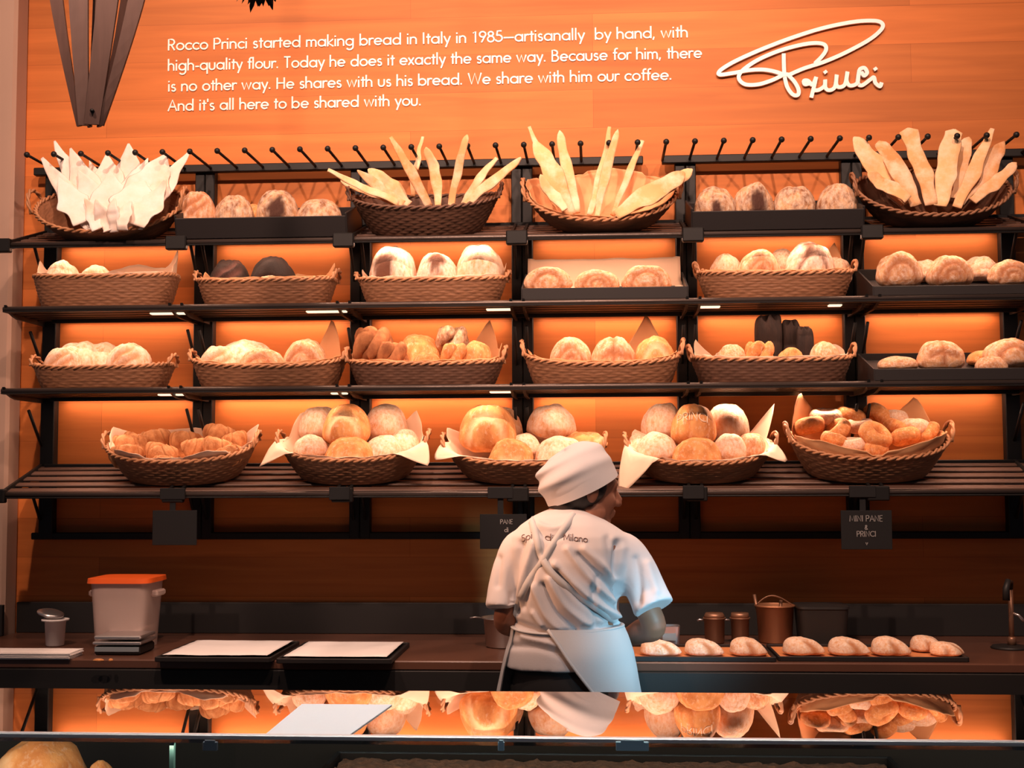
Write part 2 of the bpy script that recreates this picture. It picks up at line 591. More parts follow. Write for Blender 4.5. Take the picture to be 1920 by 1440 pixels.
XL, XR = -2.125, 1.62
SHELF = {}
for nm, zf, zb in (('top', 2.328, 2.428), ('second', 2.094, 2.094), ('third', 1.799, 1.799), ('bottom', 1.428, 1.528)):
    SHELF[nm] = (zf, zb)
    tilted = zb > zf
    MB().tube([L_((XL, SY, zf)), L_((XR, SY, zf))], .010, 10).build('front_rod', M['rod'], rack)
    tl_ = math.atan2(zb - zf, .32)
    for y in (SY + .045, SY + .11, SY + .175, SY + .24, SY + .30):
        z = zf + (zb - zf) * (y - SY) / .32
        MB().box(L_(((XL + XR) / 2, y, z)), (XR - XL, .036, .008), rot=(tl_, 0, 0), bev=.002).build('shelf_slat', M['slat'], rack)
        z2_ = zf + (zb - zf) * (y - .0325 - SY) / .32
        MB().box(L_(((XL + XR) / 2, y - .0325, z2_ - .009)), (XR - XL, .044, .005), rot=(tl_, 0, 0), bev=.001).build('gap_shade_strip', M['metal'], rack)  # dark strip added between slats: imitates shaded gaps and blocks light
    # front valance with the light strip behind it
    if not tilted:
        MB().box(L_(((XL + XR) / 2 + .03, PY - .085, zf - .014)), (XR - XL - .10, .006, .022), bev=.001).build('valance', M['metal'], rack)
    else:
        MB().box(L_(((XL + XR) / 2, PY + .016, zb - .006)), (XR - XL - .06, .064, .035), bev=.002).build('back_rail', M['metal'], rack)  # rail deepened up to the wall to stop light leaking behind the shelf
    for i, (x, w) in enumerate(posts):
        xs = (x,) if w < .06 else (x - .022, x + .022)
        for xx in xs:
            if i == 0:
                xx -= .02
            t = .010
            if tilted:
                prof = [(SY - .012, zf + .012), (SY - .012, zf - .022), (PY, zb - .026), (PY, zb + .012)]
            else:
                prof = [(SY - .012, zf + .014), (SY - .006, zf - .004), (SY + .05, zf - .020), (SY + .09, zf - .027), (PY, zf - .027), (PY, zf - .004), (SY + .04, zf - .004)]
            vs = [L_((xx + s * t / 2, y, z)) for s in (-1, 1) for y, z in prof]
            n = len(prof)
            fs = [tuple(range(n)), tuple(range(2 * n - 1, n - 1, -1))] + [(j, j + n, (j + 1) % n + n, (j + 1) % n) for j in range(n)]
            m = MB().add(vs, fs, False)
            zt = (zf + zb) / 2 if tilted else zf - .04
            m.tube([L_((xx, PY - .12, zt - .02 if not tilted else zt + .01)), L_((xx, PY, zt - .15))], .006, 6)
            m.build('bracket', M['metal'], rack)
        if tilted:
            MB().box(L_((x - (.03 if i == 0 else 0), SY - .008, zf - .004)), (.075 if i else .05, .03, .050), bev=.004).build('rod_clamp', M['metal'], rack)

# lights under the three upper shelves: diffuser bars and their lamps, one pair per bay (in the unlit bay one tilted lamp is added to brighten the loaves)
for nm in ('top', 'second', 'third'):
    zf, zb = SHELF[nm]
    for k in range(6):
        unlit = nm == 'third' and k == 4
        xa, xb = posts[k][0] + posts[k][1] / 2 + .02, posts[k + 1][0] - posts[k + 1][1] / 2 - .02
        z = (zb - .042) if nm == 'top' else zf - .007
        if not unlit:
            MB().box(L_(((xa + xb) / 2, PY + .014, z + .004)), (xb - xa, .022, .010), bev=.002).build('light_bar', M['led'], rack)
        for yy, zz, en, tl, spr in (((4.77, zf - .014, 2.6, -29, 108),) if unlit else ((PY + .014, z - .004, .75, 4, 170), (4.635, (zf + (zb - zf) * .27) - .018, 1.35, 0, 180))):
            l = bpy.data.lights.new('shelf_lamp', 'AREA')
            l.shape = 'RECTANGLE'
            l.size, l.size_y = xb - xa, .02
            l.energy = en * (1.0 if k not in (0, 5) else .8)
            l.color = (1.0, .60, .42)
            l.spread = math.radians(spr)
            o = bpy.data.objects.new('shelf_lamp', l)
            o.location = L_(((xa + xb) / 2, yy, zz))
            o.rotation_euler = (math.radians(tl), 0, 0)
            o.parent = rack
            COL.objects.link(o)
# little bright pieces of diffuser showing between the baskets behind the front rods
for nm, spans in (('second', ((283, 355), (575, 650), (912, 960), (1312, 1350), (1553, 1578))), ('third', ((300, 352), (622, 652), (918, 962)))):
    zf = SHELF[nm][0]
    for a, b in spans:
        xa, xb = W(a, 580, SY + .07).x, W(b, 580, SY + .07).x
        MB().box(L_(((xa + xb) / 2, SY + .07, zf - .014)), (xb - xa, .03, .006), bev=.002).build('light_bar', M['led'], rack)

# ------------------------------------------------------------------ lettering on the wall (geometric sans drawn with strokes)


def arc(cx, cy, r, a0, a1, n=14, ry=None):
    ry = ry or r
    return [(cx + r * math.cos(math.radians(a0 + (a1 - a0) * i / n)), cy + ry * math.sin(math.radians(a0 + (a1 - a0) * i / n))) for i in range(n + 1)]


XH = .62
O_ = arc(.31, .31, .29, 0, 360, 22)
ARCH = [(0.02, 0), (0.02, XH)]
G = {
    'a': ([O_, [(.60, 0), (.60, XH)]], .74), 'b': ([[(.02, 0), (.02, 1.05)], O_], .72), 'c': ([arc(.31, .31, .29, 48, 312)], .58),
    'd': ([O_, [(.60, 0), (.60, 1.05)]], .74), 'e': ([[(.03, .31), (.60, .31)] + arc(.31, .31, .29, 0, 312)], .70),
    'f': ([[(.14, 0), (.14, .85)] + arc(.30, .85, .16, 180, 70, 6), [(0, XH), (.30, XH)]], .36),
    'g': ([O_, [(.60, XH), (.60, -.1)] + arc(.32, -.10, .28, 0, -140, 10)], .74),
    'h': ([[(.02, 0), (.02, 1.05)], [(.02, .36)] + arc(.25, .38, .23, 180, 0, 10) + [(.48, 0)]], .62),
    'i': ([[(.05, 0), (.05, XH)], [(.05, .86), (.05, .93)]], .22), 'k': ([[(.02, 0), (.02, 1.05)], [(.42, XH), (.05, .28), (.46, 0)]], .54),
    'l': ([[(.05, 0), (.05, 1.05)]], .22), 'm': ([[(.02, 0), (.02, XH)], [(.02, .38)] + arc(.21, .41, .19, 180, 0, 8) + [(.40, 0)], [(.40, .38)] + arc(.59, .41, .19, 180, 0, 8) + [(.78, 0)]], .92),
    'n': ([[(.02, 0), (.02, XH)], [(.02, .36)] + arc(.25, .38, .23, 180, 0, 10) + [(.48, 0)]], .62), 'o': ([O_], .70),
    'p': ([[(.02, -.38), (.02, XH)], O_], .72),
    'q': ([O_, [(.60, XH), (.60, -.38)]], .74), 'r': ([[(.02, 0), (.02, XH)], [(.02, .40)] + arc(.24, .40, .21, 180, 60, 6)], .38),
    's': ([arc(.19, .46, .145, 40, 270, 8) + arc(.19, .155, .16, 90, -145, 8)], .46), 't': ([[(.14, 0), (.14, .88)], [(0, XH), (.30, XH)]], .36),
    'u': ([[(.02, XH)] + [(.02, .25)] + arc(.25, .23, .23, 180, 360, 10) + [(.48, XH)]], .62), 'v': ([[(0, XH), (.23, 0), (.46, XH)]], .54),
    'w': ([[(0, XH), (.19, 0), (.38, XH), (.57, 0), (.76, XH)]], .86), 'x': ([[(0, 0), (.42, XH)], [(0, XH), (.42, 0)]], .52),
    'y': ([[(0, XH), (.24, .05)], [(.48, XH), (.13, -.36)]], .56),
    'R': ([[(.03, 0), (.03, 1), (.25, 1)] + arc(.25, .74, .26, 90, -90, 10) + [(.03, .48)], [(.25, .48), (.52, 0)]], .66),
    'P': ([[(.03, 0), (.03, 1), (.27, 1)] + arc(.27, .74, .26, 90, -90, 10) + [(.03, .48)]], .64), 'I': ([[(.05, 0), (.05, 1)]], .25),
    'T': ([[(.25, 0), (.25, 1)], [(0, 1), (.50, 1)]], .60), 'B': ([[(.03, 0), (.03, 1), (.24, 1)] + arc(.24, .76, .22, 90, -90, 8) + [(.03, .54)], [(.24, .54)] + arc(.26, .27, .27, 90, -90, 10) + [(.03, 0)]], .66),
    'H': ([[(.03, 0), (.03, 1)], [(.62, 0), (.62, 1)], [(.03, .52), (.62, .52)]], .78), 'W': ([[(0, 1), (.26, 0), (.52, 1), (.78, 0), (1.04, 1)]], 1.14),
    'A': ([[(0, 0), (.36, 1), (.72, 0)], [(.15, .36), (.57, .36)]], .82), 'M': ([[(.03, 0), (.10, 1), (.45, .15), (.80, 1), (.87, 0)]], 1.0),
    'N': ([[(.03, 0), (.03, 1), (.62, 0), (.62, 1)]], .78), 'E': ([[(.45, 1), (.03, 1), (.03, 0), (.45, 0)], [(.03, .52), (.40, .52)]], .58),
    'C': ([arc(.48, .5, .46, 48, 312, 18)], .86), 'S': ([arc(.26, .74, .22, 40, 270, 8) + arc(.26, .26, .26, 90, -145, 8)], .62),
    '1': ([[(.08, .86), (.26, 1), (.26, 0)]], .52), '9': ([arc(.28, .72, .25, 0, 360, 18), [(.52, .66), (.20, 0)]], .62),
    '8': ([arc(.28, .76, .20, 0, 360, 16), arc(.28, .28, .26, 0, 360, 18)], .62), '5': ([[(.46, 1), (.16, 1), (.11, .60)] + arc(.25, .33, .29, 118, -150, 14)], .62),
    '.': ([[(.05, .02), (.05, .09)]], .24), ',': ([[(.07, .08), (.0, -.14)]], .24), '-': ([[(.02, .32), (.28, .32)]], .38), '\u2014': ([[(.02, .36), (.80, .36)]], .88),
    "'": ([[(.05, 1.02), (.05, .78)]], .20), '&': ([[(.60, .0), (.15, .62)] + arc(.29, .80, .17, 205, -50, 10) + arc(.25, .24, .24, 100, 340, 12)], .72), ' ': ([], .34),
}


def text_strokes(txt):
    x, out = 0.0, []
    for ch in txt:
        st, adv = G[ch]
        for p in st:
            out.append([(x + a, b) for a, b in p])
        x += adv + .04
    return out, x


LINES = [("Rocco Princi started making bread in Italy in 1985\u2014artisanally  by hand, with", 314, 92, 1290, 70),
         ("high-quality flour. Today he does it exactly the same way. Because for him, there", 314, 131, 1316, 108),
         ("is no other way. He shares with us his bread. We share with him our coffee.", 314, 170, 1260, 149),
         ("And it's all here to be shared with you.", 314, 208, 790, 196)]
sign = W(314, 208, WY)
let = thing('wall_lettering', 'four lines of white raised letters about bread and coffee on wood wall', 'lettering', sign)
for txt, xa, ya, xb, yb in LINES:
    mb = MB()
    st, w = text_strokes(txt)
    a, b = W(xa, ya, WY - .012), W(xb, yb, WY - .003)
    k = (b.x - a.x) / (w - .1)
    z0 = (a.z + b.z) / 2
    h = .0425
    for p in st:
        mb.ribbon([(a.x - sign.x + q[0] * k, z0 - sign.z + q[1] * h) for q in p], .0029, .0025, lambda x, y, d: (x, -.0005 - d, y))
    mb.build('lettering', M['letter'], let)

# the signature
def lg(pts, closed=False):
    return catmull([(1320 + a / 5.333, 20 + b / 5.333) for a, b in pts], 8, closed)


LOGO = [
    lg([(850, 640), (1000, 575), (1200, 510), (1420, 415), (1650, 290), (1770, 190), (1785, 130), (1710, 100), (1500, 110), (1200, 170), (900, 262), (600, 375), (350, 485), (205, 565), (148, 615), (165, 640), (300, 622), (450, 595), (600, 590), (730, 615), (800, 645)]),
    lg([(1115, 520), (1180, 455), (1222, 385), (1200, 335), (1100, 322), (950, 345), (750, 400), (550, 485), (410, 575), (350, 645), (365, 705), (430, 740), (550, 735), (680, 695), (800, 640), (850, 640)]),
    lg([(798, 435), (800, 560), (808, 660), (835, 765), (890, 838), (940, 840), (945, 785), (905, 710), (840, 640)]),
    lg([(1055, 725), (1010, 735), (1000, 700), (1040, 700), (1085, 740), (1120, 670)]), lg([(1120, 670), (1100, 760), (1075, 860)]),
    lg([(1100, 795), (1150, 790), (1205, 750), (1212, 690), (1215, 770), (1255, 795), (1310, 760), (1328, 640), (1322, 730), (1350, 765), (1410, 735), (1435, 610), (1425, 700), (1460, 750), (1530, 725), (1545, 640), (1560, 585), (1605, 575), (1630, 620), (1600, 650), (1575, 620)]),
    lg([(1545, 640), (1540, 720), (1580, 745), (1660, 690), (1700, 665), (1715, 720), (1760, 755), (1775, 725)]),
    lg([(1211, 606), (1219, 616)]), lg([(1711, 575), (1719, 585)]),
]
mb = MB()
lo = W(1500, 110, WY)
for p in LOGO:
    q = [W(a, b, WY - .016) - lo for a, b in p]
    mb.ribbon([(v.x, v.z) for v in q], .0072, .008, lambda x, y, d: (x, -.006 - d, y))
tag(mb.build('wall_signature', M['letter'], loc=lo), 'large white looping signature fixed to the wood wall', 'sign')

# ------------------------------------------------------------------ back counter
CF = 4.20
ctr = thing('back_counter', 'long dark brown worktop with black front under the bread rack', 'counter', (0, CF, 0))
MB().box((0, .30, .885), (8.6, .60, .030), bev=.004).box(((cx_ + .012 + 4.3) / 2, .655, .885), (4.3 - cx_ - .012, .118, .030)).build('worktop', M['counter'], ctr)
MB().box((0, .012, .83), (8.6, .024, .078), bev=.003).build('front_panel', M['black'], ctr)
MB().box((0, .31, .40), (8.5, .56, .80), bev=.003).build('cabinet', M['black'], ctr)
m = MB().box(((cx_ + .012 + 4.3) / 2, .700, .958), (4.3 - cx_ - .012, .022, .115), bev=.002)
m.box((cx_ - .9, .585, .958), (1.82, .022, .115), bev=.002)
m.build('backsplash', M['black'], ctr)

# ------------------------------------------------------------------ glass display case in front
GN, GF, GZ = 1.76, 2.13, 1.148
case = thing('display_case', 'glass topped display case with bright front trim reflecting the shelves', 'case', (0, GN, 0))
MB().box((0, (GF - GN) / 2, GZ - .005), (3.6, GF - GN, .010)).build('top_glass', M['glass_top'], case)
m = MB().box((0, .000, GZ - .001), (3.6, .012, .0065), bev=.0015)
m.build('front_trim', M['chrome'], case)
MB().box((0, .004, 1.066), (3.6, .006, .148)).build('front_glass', M['glass'], case)
MB().box((0, GF - GN - .012, 1.062), (3.6, .016, .150), bev=.002).build('back_panel', M['black'], case)
MB().box((0, .19, .998), (3.6, .36, .020), bev=.002).build('deck', M['black'], case)
MB().box((0, .19, .487), (3.6, .36, .974), bev=.004).build('base', M['black'], case)
l = bpy.data.lights.new('case_lamp', 'AREA')
l.shape = 'RECTANGLE'
l.size, l.size_y, l.energy, l.color = 2.6, .02, 2.6, (1.0, .66, .45)
o = bpy.data.objects.new('case_lamp', l)
o.location = (0, .035, GZ - .022)
o.rotation_euler = (math.radians(35), 0, 0)
o.parent = case
COL.objects.link(o)
xg = W(319, 1410, GN + .03).x
MB().box((xg, .20, 1.066), (.005, .31, .140)).build('divider', M['glass'], case)
MB().box((xg, .040, 1.066), (.006, .008, .140)).build('divider_edge', M['teal'], case)
for px, w, col in ((400, 28, 'slate'), (1185, 60, 'cyan'), (941, 12, 'cyan')):
    p = W(px, 1392, GN)
    q = tag(MB().box((0, -.004, 0), (w / 1392, .005, .012), bev=.001).box((0, -.0055, .006), (w / 1392 * .7, .003, .004)).build('price_clip', M[col], loc=(p.x, GN - .010, p.z - .002)),
            {400: 'dark slate price clip hanging from case trim below white card', 1185: 'broad pale blue price clip on the case trim', 941: 'narrow pale blue price clip on the case trim'}[px], 'clip', 'price clips on the display case')
# brown crumble cake tray under the glass
tr = W(1145, 1425, 1.95)
ct = thing('cake_tray', 'wide black tray of brown crumble under the display case glass', 'tray', (tr.x, 1.955, 1.0085))
MB().box((0, 0, .012), (.86, .26, .024), bev=.004).box((-.43, 0, .027), (.008, .27, .048), bev=.002).box((.43, 0, .027), (.008, .27, .048), bev=.002).box((0, .132, .027), (.86, .008, .048), bev=.002).build('pan', M['tray'], ct)
rnd = random.Random(5)
m = MB()
m.grid(lambda u, v: Vector(((u - .5) * .84, (v - .5) * .24, .042 + .006 * noise.noise(Vector((u * 40, v * 12, 1))) + .003 * noise.noise(Vector((u * 130, v * 40, 3))))), 160, 40)
o = m.build('crumble', M['crumb'], ct)
o['kind'] = 'stuff'
# card on the glass
p = W(612, 1348, 1.89)
m = MB()
c4 = [W(498, 1372, GN + .005), W(655, 1373, GN + .005), W(735, 1321, GN + .235), W(566, 1321, GN + .235)]
bot = [(v.x - p.x, v.y - p.y, .0004) for v in c4]
top = [(a, b, .0016) for a, b, _ in bot]
m.add(bot + top, [(3, 2, 1, 0), (4, 5, 6, 7), (0, 1, 5, 4), (1, 2, 6, 5), (2, 3, 7, 6), (3, 0, 4, 7)], False)
tag(m.build('paper_card', simple('bright_white_card', (.95, .95, .95, 1), .6, emit=None), loc=(p.x, p.y, GZ)), 'blank white card lying on the display case glass', 'card')

# ------------------------------------------------------------------ bread shapes (unit size: about 1 in radius, 0..1 in height)
def set_cut(me, vals):
    at = me.attributes.new('cut', 'FLOAT', 'POINT')
    at.data.foreach_set('value', vals)


def seg_d(x, y, pts):
    best = 9
    for (ax, ay), (bx, by) in zip(pts, pts[1:]):
        dx, dy = bx - ax, by - ay
        t = max(0, min(1, ((x - ax) * dx + (y - ay) * dy) / (dx * dx + dy * dy + 1e-9)))
        best = min(best, math.hypot(x - ax - dx * t, y - ay - dy * t))
    return best


# scoring lines: 'T' on the crown (x, y), 'F' on the front (x, z)
CUTS = {
    'plain': [],
    'slash': [('T', [(-.55, .15), (.45, -.25)]), ('F', [(-.45, .50), (.35, .84)]), ('F', [(-.10, .36), (.60, .66)])],
    'arc': [('F', [(.62 * math.cos(a), .16 + .56 * math.sin(a)) for a in [PI * i / 10 for i in range(11)]])],
    'spiral': [('F', [(.64 * math.cos(a), .14 + .60 * math.sin(a)) for a in [PI * i / 10 for i in range(11)]]), ('F', [(.34 * math.cos(a), .22 + .30 * math.sin(a)) for a in [PI * i / 10 for i in range(11)]])],
    'cross': [('F', [(-.55, .45), (0, .62), (.55, .45)]), ('F', [(0, .95), (0, .2)])],
    'mouth': [('F', [(-.42, .40), (0, .34), (.42, .40)])],
}
_cache = {}


def boule(cut='plain', seed=0, patch=None, pw=2.6, lump=.07):
    key = ('boule', cut, seed, patch, pw)
    if key in _cache:
        return _cache[key]
    nu, nv = 44, 26
    mb, vals = MB(), []
    vs = []
    sx = Vector((seed * 7.3, seed * 3.1, seed * 1.7))
    for i in range(nu):
        for j in range(nv):
            a, b = 2 * PI * i / nu, PI * (j / (nv - 1) - .5)
            c = max(0.0, math.cos(b)) ** (.88 if b > 0 else .6)
            r = c
            z = .30 + (math.sin(b) * .70 if b > 0 else math.sin(b) * .30)
            x, y = r * math.cos(a), r * math.sin(a)
            if pw > 3:
                k = (abs(math.cos(a)) ** pw + abs(math.sin(a)) ** pw) ** (-1 / pw)
                x, y = x * k, y * k
            d = lump * noise.noise(Vector((x, y, z)) * 1.9 + sx) + .025 * noise.noise(Vector((x, y, z)) * 6 + sx)
            g = 0.0
            lip = 0.0
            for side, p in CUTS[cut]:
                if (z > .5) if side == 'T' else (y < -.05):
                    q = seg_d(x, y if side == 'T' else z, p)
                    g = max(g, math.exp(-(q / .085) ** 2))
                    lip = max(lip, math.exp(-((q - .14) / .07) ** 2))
            v = Vector((x, y, z))
            n = Vector((x, y, (z - .25) * 1.2)).normalized() if (abs(x) + abs(y) + abs(z - .25)) > 1e-6 else Vector((0, 0, 1))
            v += n * (d - .055 * g + .028 * lip)
            if z <= .02:
                v.z = 0
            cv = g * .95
            if patch:
                e = (v - Vector(patch[:3])).length
                cv = max(cv, 1 - smooth01(patch[3] * .6, patch[3], e + .12 * noise.noise(v * 5 + sx)))
            vs.append(v)
            vals.append(cv)
    fs = []
    for i in range(nu):
        for j in range(nv - 1):
            i2 = (i + 1) % nu
            fs.append((i * nv + j, i2 * nv + j, i2 * nv + j + 1, i * nv + j + 1))
    me = mb.add(vs, fs).mesh('bread_loaf', M['golden'])
    set_cut(me, vals)
    _cache[key] = me
    return me


def block(seed=0):
    """A tall bar loaf: a rounded box with a lumpy crown."""
    key = ('block', seed)
    if key in _cache:
        return _cache[key]
    mb, vals = MB(), []

    def fn(u, v):
        a, b = 2 * PI * u, PI * (v - .5)
        x, y = supr(a, 5)
        c = max(0, math.cos(b)) ** .28
        s = math.sin(b)
        z = .5 + .5 * math.copysign(abs(s) ** .45, s)
        vals.append(0.0)
        p = Vector((x * c * .95, y * c * .95, z))
        return p + Vector((0, 0, .05 * math.sin(x * 7 + seed) * z)) + noise.noise_vector(p * 2.5 + Vector((seed, 0, 0))) * .06
    me = mb.grid(fn, 40, 24, cu=True).mesh('bar_loaf', M['black_crust'])
    set_cut(me, vals)
    _cache[key] = me
    return me


def croissant(seed=0):
    key = ('croissant', seed)
    if key in _cache:
        return _cache[key]
    mb = MB()
    nu, nv = 60, 16
    rn = random.Random(seed)
    span = math.radians(175)
    vals = []

    def fn(u, v):
        t = u
        a = -PI / 2 + (t - .5) * span
        r0 = .34 * (math.sin(PI * min(max(t, .012), .988))) ** .62
        k = abs(t - .5) * 2 * 2.7
        fr = k - math.floor(k)
        rr = r0 * (1.0 + .13 * (1 - fr) - .08 * (fr > .9))
        b = 2 * PI * v
        cx, cy = .72 * math.cos(a), .72 * math.sin(a) + .45
        rad = math.cos(b) * rr
        x, y = cx + math.cos(a) * rad, cy + math.sin(a) * rad
        z = .40 + math.sin(b) * rr * 1.35
        vals.append(.7 if fr > .88 else 0.0)
        return Vector((x, y, z)) + noise.noise_vector(Vector((x, y, z)) * 3 + Vector((seed, 0, 0))) * .02
    mb.grid(fn, nu, nv, cv=True, flip=True)
    me = mb.mesh('croissant', M['brown'])
    set_cut(me, vals)
    _cache[key] = me
    return me


def bagel(seed=0):
    key = ('bagel', seed)
    if key in _cache:
        return _cache[key]
    mb = MB()

    def fn(u, v):
        a, b = 2 * PI * u, 2 * PI * v
        p = Vector((math.cos(a) * (.62 + .38 * math.cos(b)), math.sin(a) * (.62 + .38 * math.cos(b)), .5 + .5 * math.sin(b)))
        return p + noise.noise_vector(p * 2 + Vector((seed * 3, 0, 0))) * .05
    me = mb.grid(fn, 36, 16, cu=True, cv=True).mesh('bagel', M['golden'])
    set_cut(me, [0.0] * len(me.vertices))
    _cache[key] = me
    return me


def shell(seed=0):
    """A ridged shell pastry: a dome with a fan of grooves running down to one side."""
    key = ('shell', seed)
    if key in _cache:
        return _cache[key]
    mb = MB()
    vals = []

    def fn(u, v):
        a, b = 2 * PI * u, PI * (v - .5)
        c = max(0, math.cos(b)) ** .8
        x, y = c * math.cos(a), c * math.sin(a) * .8
        z = .25 + (math.sin(b) * .75 if b > 0 else .25 * math.sin(b))
        x += .55 * smooth01(-.2, 1, x) * (1 - max(0, z - .2)) - .25 * max(0, z - .4)
        ang = math.atan2(y, x + 1.0)
        w = smooth01(-.15, .5, x) * (1 - smooth01(.75, .98, z))
        rib = math.cos(ang * 13 + seed)
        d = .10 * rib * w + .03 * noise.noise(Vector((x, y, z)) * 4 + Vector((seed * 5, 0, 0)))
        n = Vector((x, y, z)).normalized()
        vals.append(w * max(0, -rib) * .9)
        p = Vector((x, y, z)) + n * d
        if b < -1.2:
            p.z = 0
        return p
    me = mb.grid(fn, 72, 22, cu=True).mesh('shell_pastry', M['floury'])
    set_cut(me, vals)
    _cache[key] = me
    return me


def twist(seed=0):
    """A knotted roll: three fat strands heaped over each other."""
    key = ('twist', seed)
    if key in _cache:
        return _cache[key]
    mb = MB()
    rn = random.Random(seed)
    for k in range(4):
        a0 = k * PI / 2 + rn.uniform(-.3, .3)
        p = [Vector((.72 * math.cos(a0 + t * 1.9) * (1 - .35 * t), .72 * math.sin(a0 + t * 1.9) * (1 - .35 * t), .22 + .62 * math.sin(t * PI * .62))) for t in [i / 12 for i in range(13)]]
        mb.tube(p, [.30 * math.sin(PI * (.12 + .76 * i / 12)) ** .6 for i in range(13)], 12)
    mb.ell((0, 0, .38), (.62, .62, .38))
    me = mb.mesh('twisted_roll', M['brown'])
    set_cut(me, [0.0] * len(me.vertices))
    _cache[key] = me
    return me


def put(me, name, mat, loc, sc, rz=0.0, label='', cat='bread', group=None, rot=None):
    o = bpy.data.objects.new(name, me)
    COL.objects.link(o)
    o.material_slots[0].link = 'OBJECT'
    o.material_slots[0].material = M[mat]
    o.location = loc
    o.scale = sc
    o.rotation_euler = rot if rot else (0, 0, rz)
    return tag(o, label, cat, group)


# ------------------------------------------------------------------ baskets
def supr(a, n):
    c, s = math.cos(a), math.sin(a)
    k = (abs(c) ** n + abs(s) ** n) ** (-1.0 / n)
    return c * k, s * k


def basket(label, loc, tilt, Rx, Ry, rx, ry, h, mat='wicker', n=2.6, rise=.02, loop=.05, group='wicker bread baskets', rimmat='wicker_pale', floor=.02, rz=0.0, step=.009):
    root = thing('wicker_basket', label, 'basket', loc, (tilt, 0, rz), group)
    rows = max(4, int(h / step))
    nu = 120
    nv = rows * 3 + 1

    def wall(u, v, off):
        a = 2 * PI * u
        x, y = supr(a, n)
        t = v
        e = t ** .8
        R1, R2 = rx + (Rx - rx) * e, ry + (Ry - ry) * e
        k = v * rows
        row = int(min(k, rows - .001))
        wv = math.sin(PI * (k - row)) * (.0012 + .0016 * math.cos(30 * a + PI * row))
        z = v * (h + rise * abs(math.cos(a)) ** 3)
        return Vector((x * (R1 - off + wv), y * (R2 - off + wv), z))
    m = MB()
    m.grid(lambda u, v: wall(u, v, 0), nu, nv, cu=True)
    m.grid(lambda u, v: wall(u, v, .007), nu, max(6, rows), cu=True, flip=True)
    m.grid(lambda u, v: Vector((wall(u, floor / h, .006).x * v, wall(u, floor / h, .006).y * v, floor)), nu, 4, cu=True)
    m.grid(lambda u, v: Vector((wall(u, 0, 0).x * v, wall(u, 0, 0).y * v, 0)), nu, 3, cu=True, flip=True)
    m.build('woven_body', M[mat], root)
    m = MB()
    for ph in (0, PI):
        pts = []
        for i in range(168):
            a = 2 * PI * i / 168
            b = wall(i / 168, 1, .003)
            o = Vector((b.x, b.y, 0)).normalized()
            q = a * 27 + ph
            pts.append(b + o * (.0048 * math.cos(q)) + Vector((0, 0, .0048 * math.sin(q) + .003 + .003 * noise.noise(Vector((a * 9, Rx * 30, 0))))))
        m.tube(pts, .0048, 6, closed=True)
    m.build('braided_rim', M[rimmat], root)
    if loop:
        for sg in (-1, 1):
            m = MB()
            for ph in (0, PI):
                pts = []
                for i in range(29):
                    t = i / 28
                    ang = PI * t
                    c = Vector((sg * (Rx + .012 * math.sin(ang)), -.055 * math.cos(ang), h + rise * .9 + loop * math.sin(ang)))
                    q = t * 15 + ph
                    pts.append(c + Vector((.004 * math.cos(q), 0, .004 * math.sin(q))))
                m.tube(pts, .0048, 6)
            m.build('handle', M[rimmat], root)
    return root


def liner(label, root, Rx, Ry, rx, ry, h, tips, mat='kraft', base=.012, n=2.6, rise=.02, floor=.024, group='paper basket liners', name='paper_liner', seed=1):
    """A sheet of paper pressed into a basket; tips: (angle deg, half-width deg, length, elevation deg) beyond the rim."""
    nu, nv = 96, 22

    def fn(u, v):
        a = 2 * PI * u
        x, y = supr(a, n)
        ext, el, wsum = base, 65.0, 1e-6
        for (ta, tw, tl, te) in tips:
            d = abs((math.degrees(a) - ta + 180) % 360 - 180)
            if d < tw:
                q = 1 - d / tw
                if tl * q > ext:
                    ext, el = tl * q + base, te
        s = .955
        zr = (h + rise * abs(math.cos(a)) ** 3)
        if v < .3:
            q = v / .3
            p = Vector((x * rx * s * .92 * q, y * ry * s * .92 * q, floor))
        elif v < .62:
            q = (v - .3) / .32
            e = (floor / h + (1 - floor / h) * q) ** .8
            R1, R2 = (rx + (Rx - rx) * e) * s - .008 * (1 - q), (ry + (Ry - ry) * e) * s - .008 * (1 - q)
            p = Vector((x * R1, y * R2, floor + (zr + .004 - floor) * q))
        else:
            q = (v - .62) / .38
            o = Vector((x * Ry / Rx, y, 0)).normalized() if el < 89 else Vector((x, y, 0)).normalized()
            p = Vector((x * Rx * s, y * Ry * s, zr + .004))
            le = ext * q
            el_r = math.radians(el)
            if el < 30:
                over = min(le, .030)
                p += Vector((x, y, 0)).normalized() * over + Vector((0, 0, .014 * math.sin(min(1, le / .03) * PI / 2)))
                rest = le - over
                p += Vector((x, y, 0)).normalized() * (rest * math.cos(el_r)) + Vector((0, 0, rest * math.sin(el_r)))
            else:
                p += Vector((x, y, 0)).normalized() * (le * math.cos(el_r)) + Vector((0, 0, le * math.sin(el_r)))
        amp = .003 + .004 * (v > .62)
        return p + Vector((0, 0, 1)) * amp * noise.noise(Vector((x * 5 + seed, y * 5, v * 6))) + Vector((x, y, 0)) * (-.004 + .003 * noise.noise(Vector((x * 7 + seed, y * 7, v * 5))))
    m = MB()
    m.grid(fn, nu, nv, cu=True)
    o = m.build(name, M[mat], None, root.location, root.rotation_euler)
    md = o.modifiers.new('thickness', 'SOLIDIFY')
    md.thickness = .0008
    md.offset = 0
    return tag(o, label, 'paper', group)


ORD = ['first', 'second', 'third', 'fourth', 'fifth', 'sixth', 'seventh', 'eighth', 'ninth', 'tenth', 'eleventh', 'twelfth', 'thirteenth', 'fourteenth', 'fifteenth', 'sixteenth', 'seventeenth', 'eighteenth', 'nineteenth']


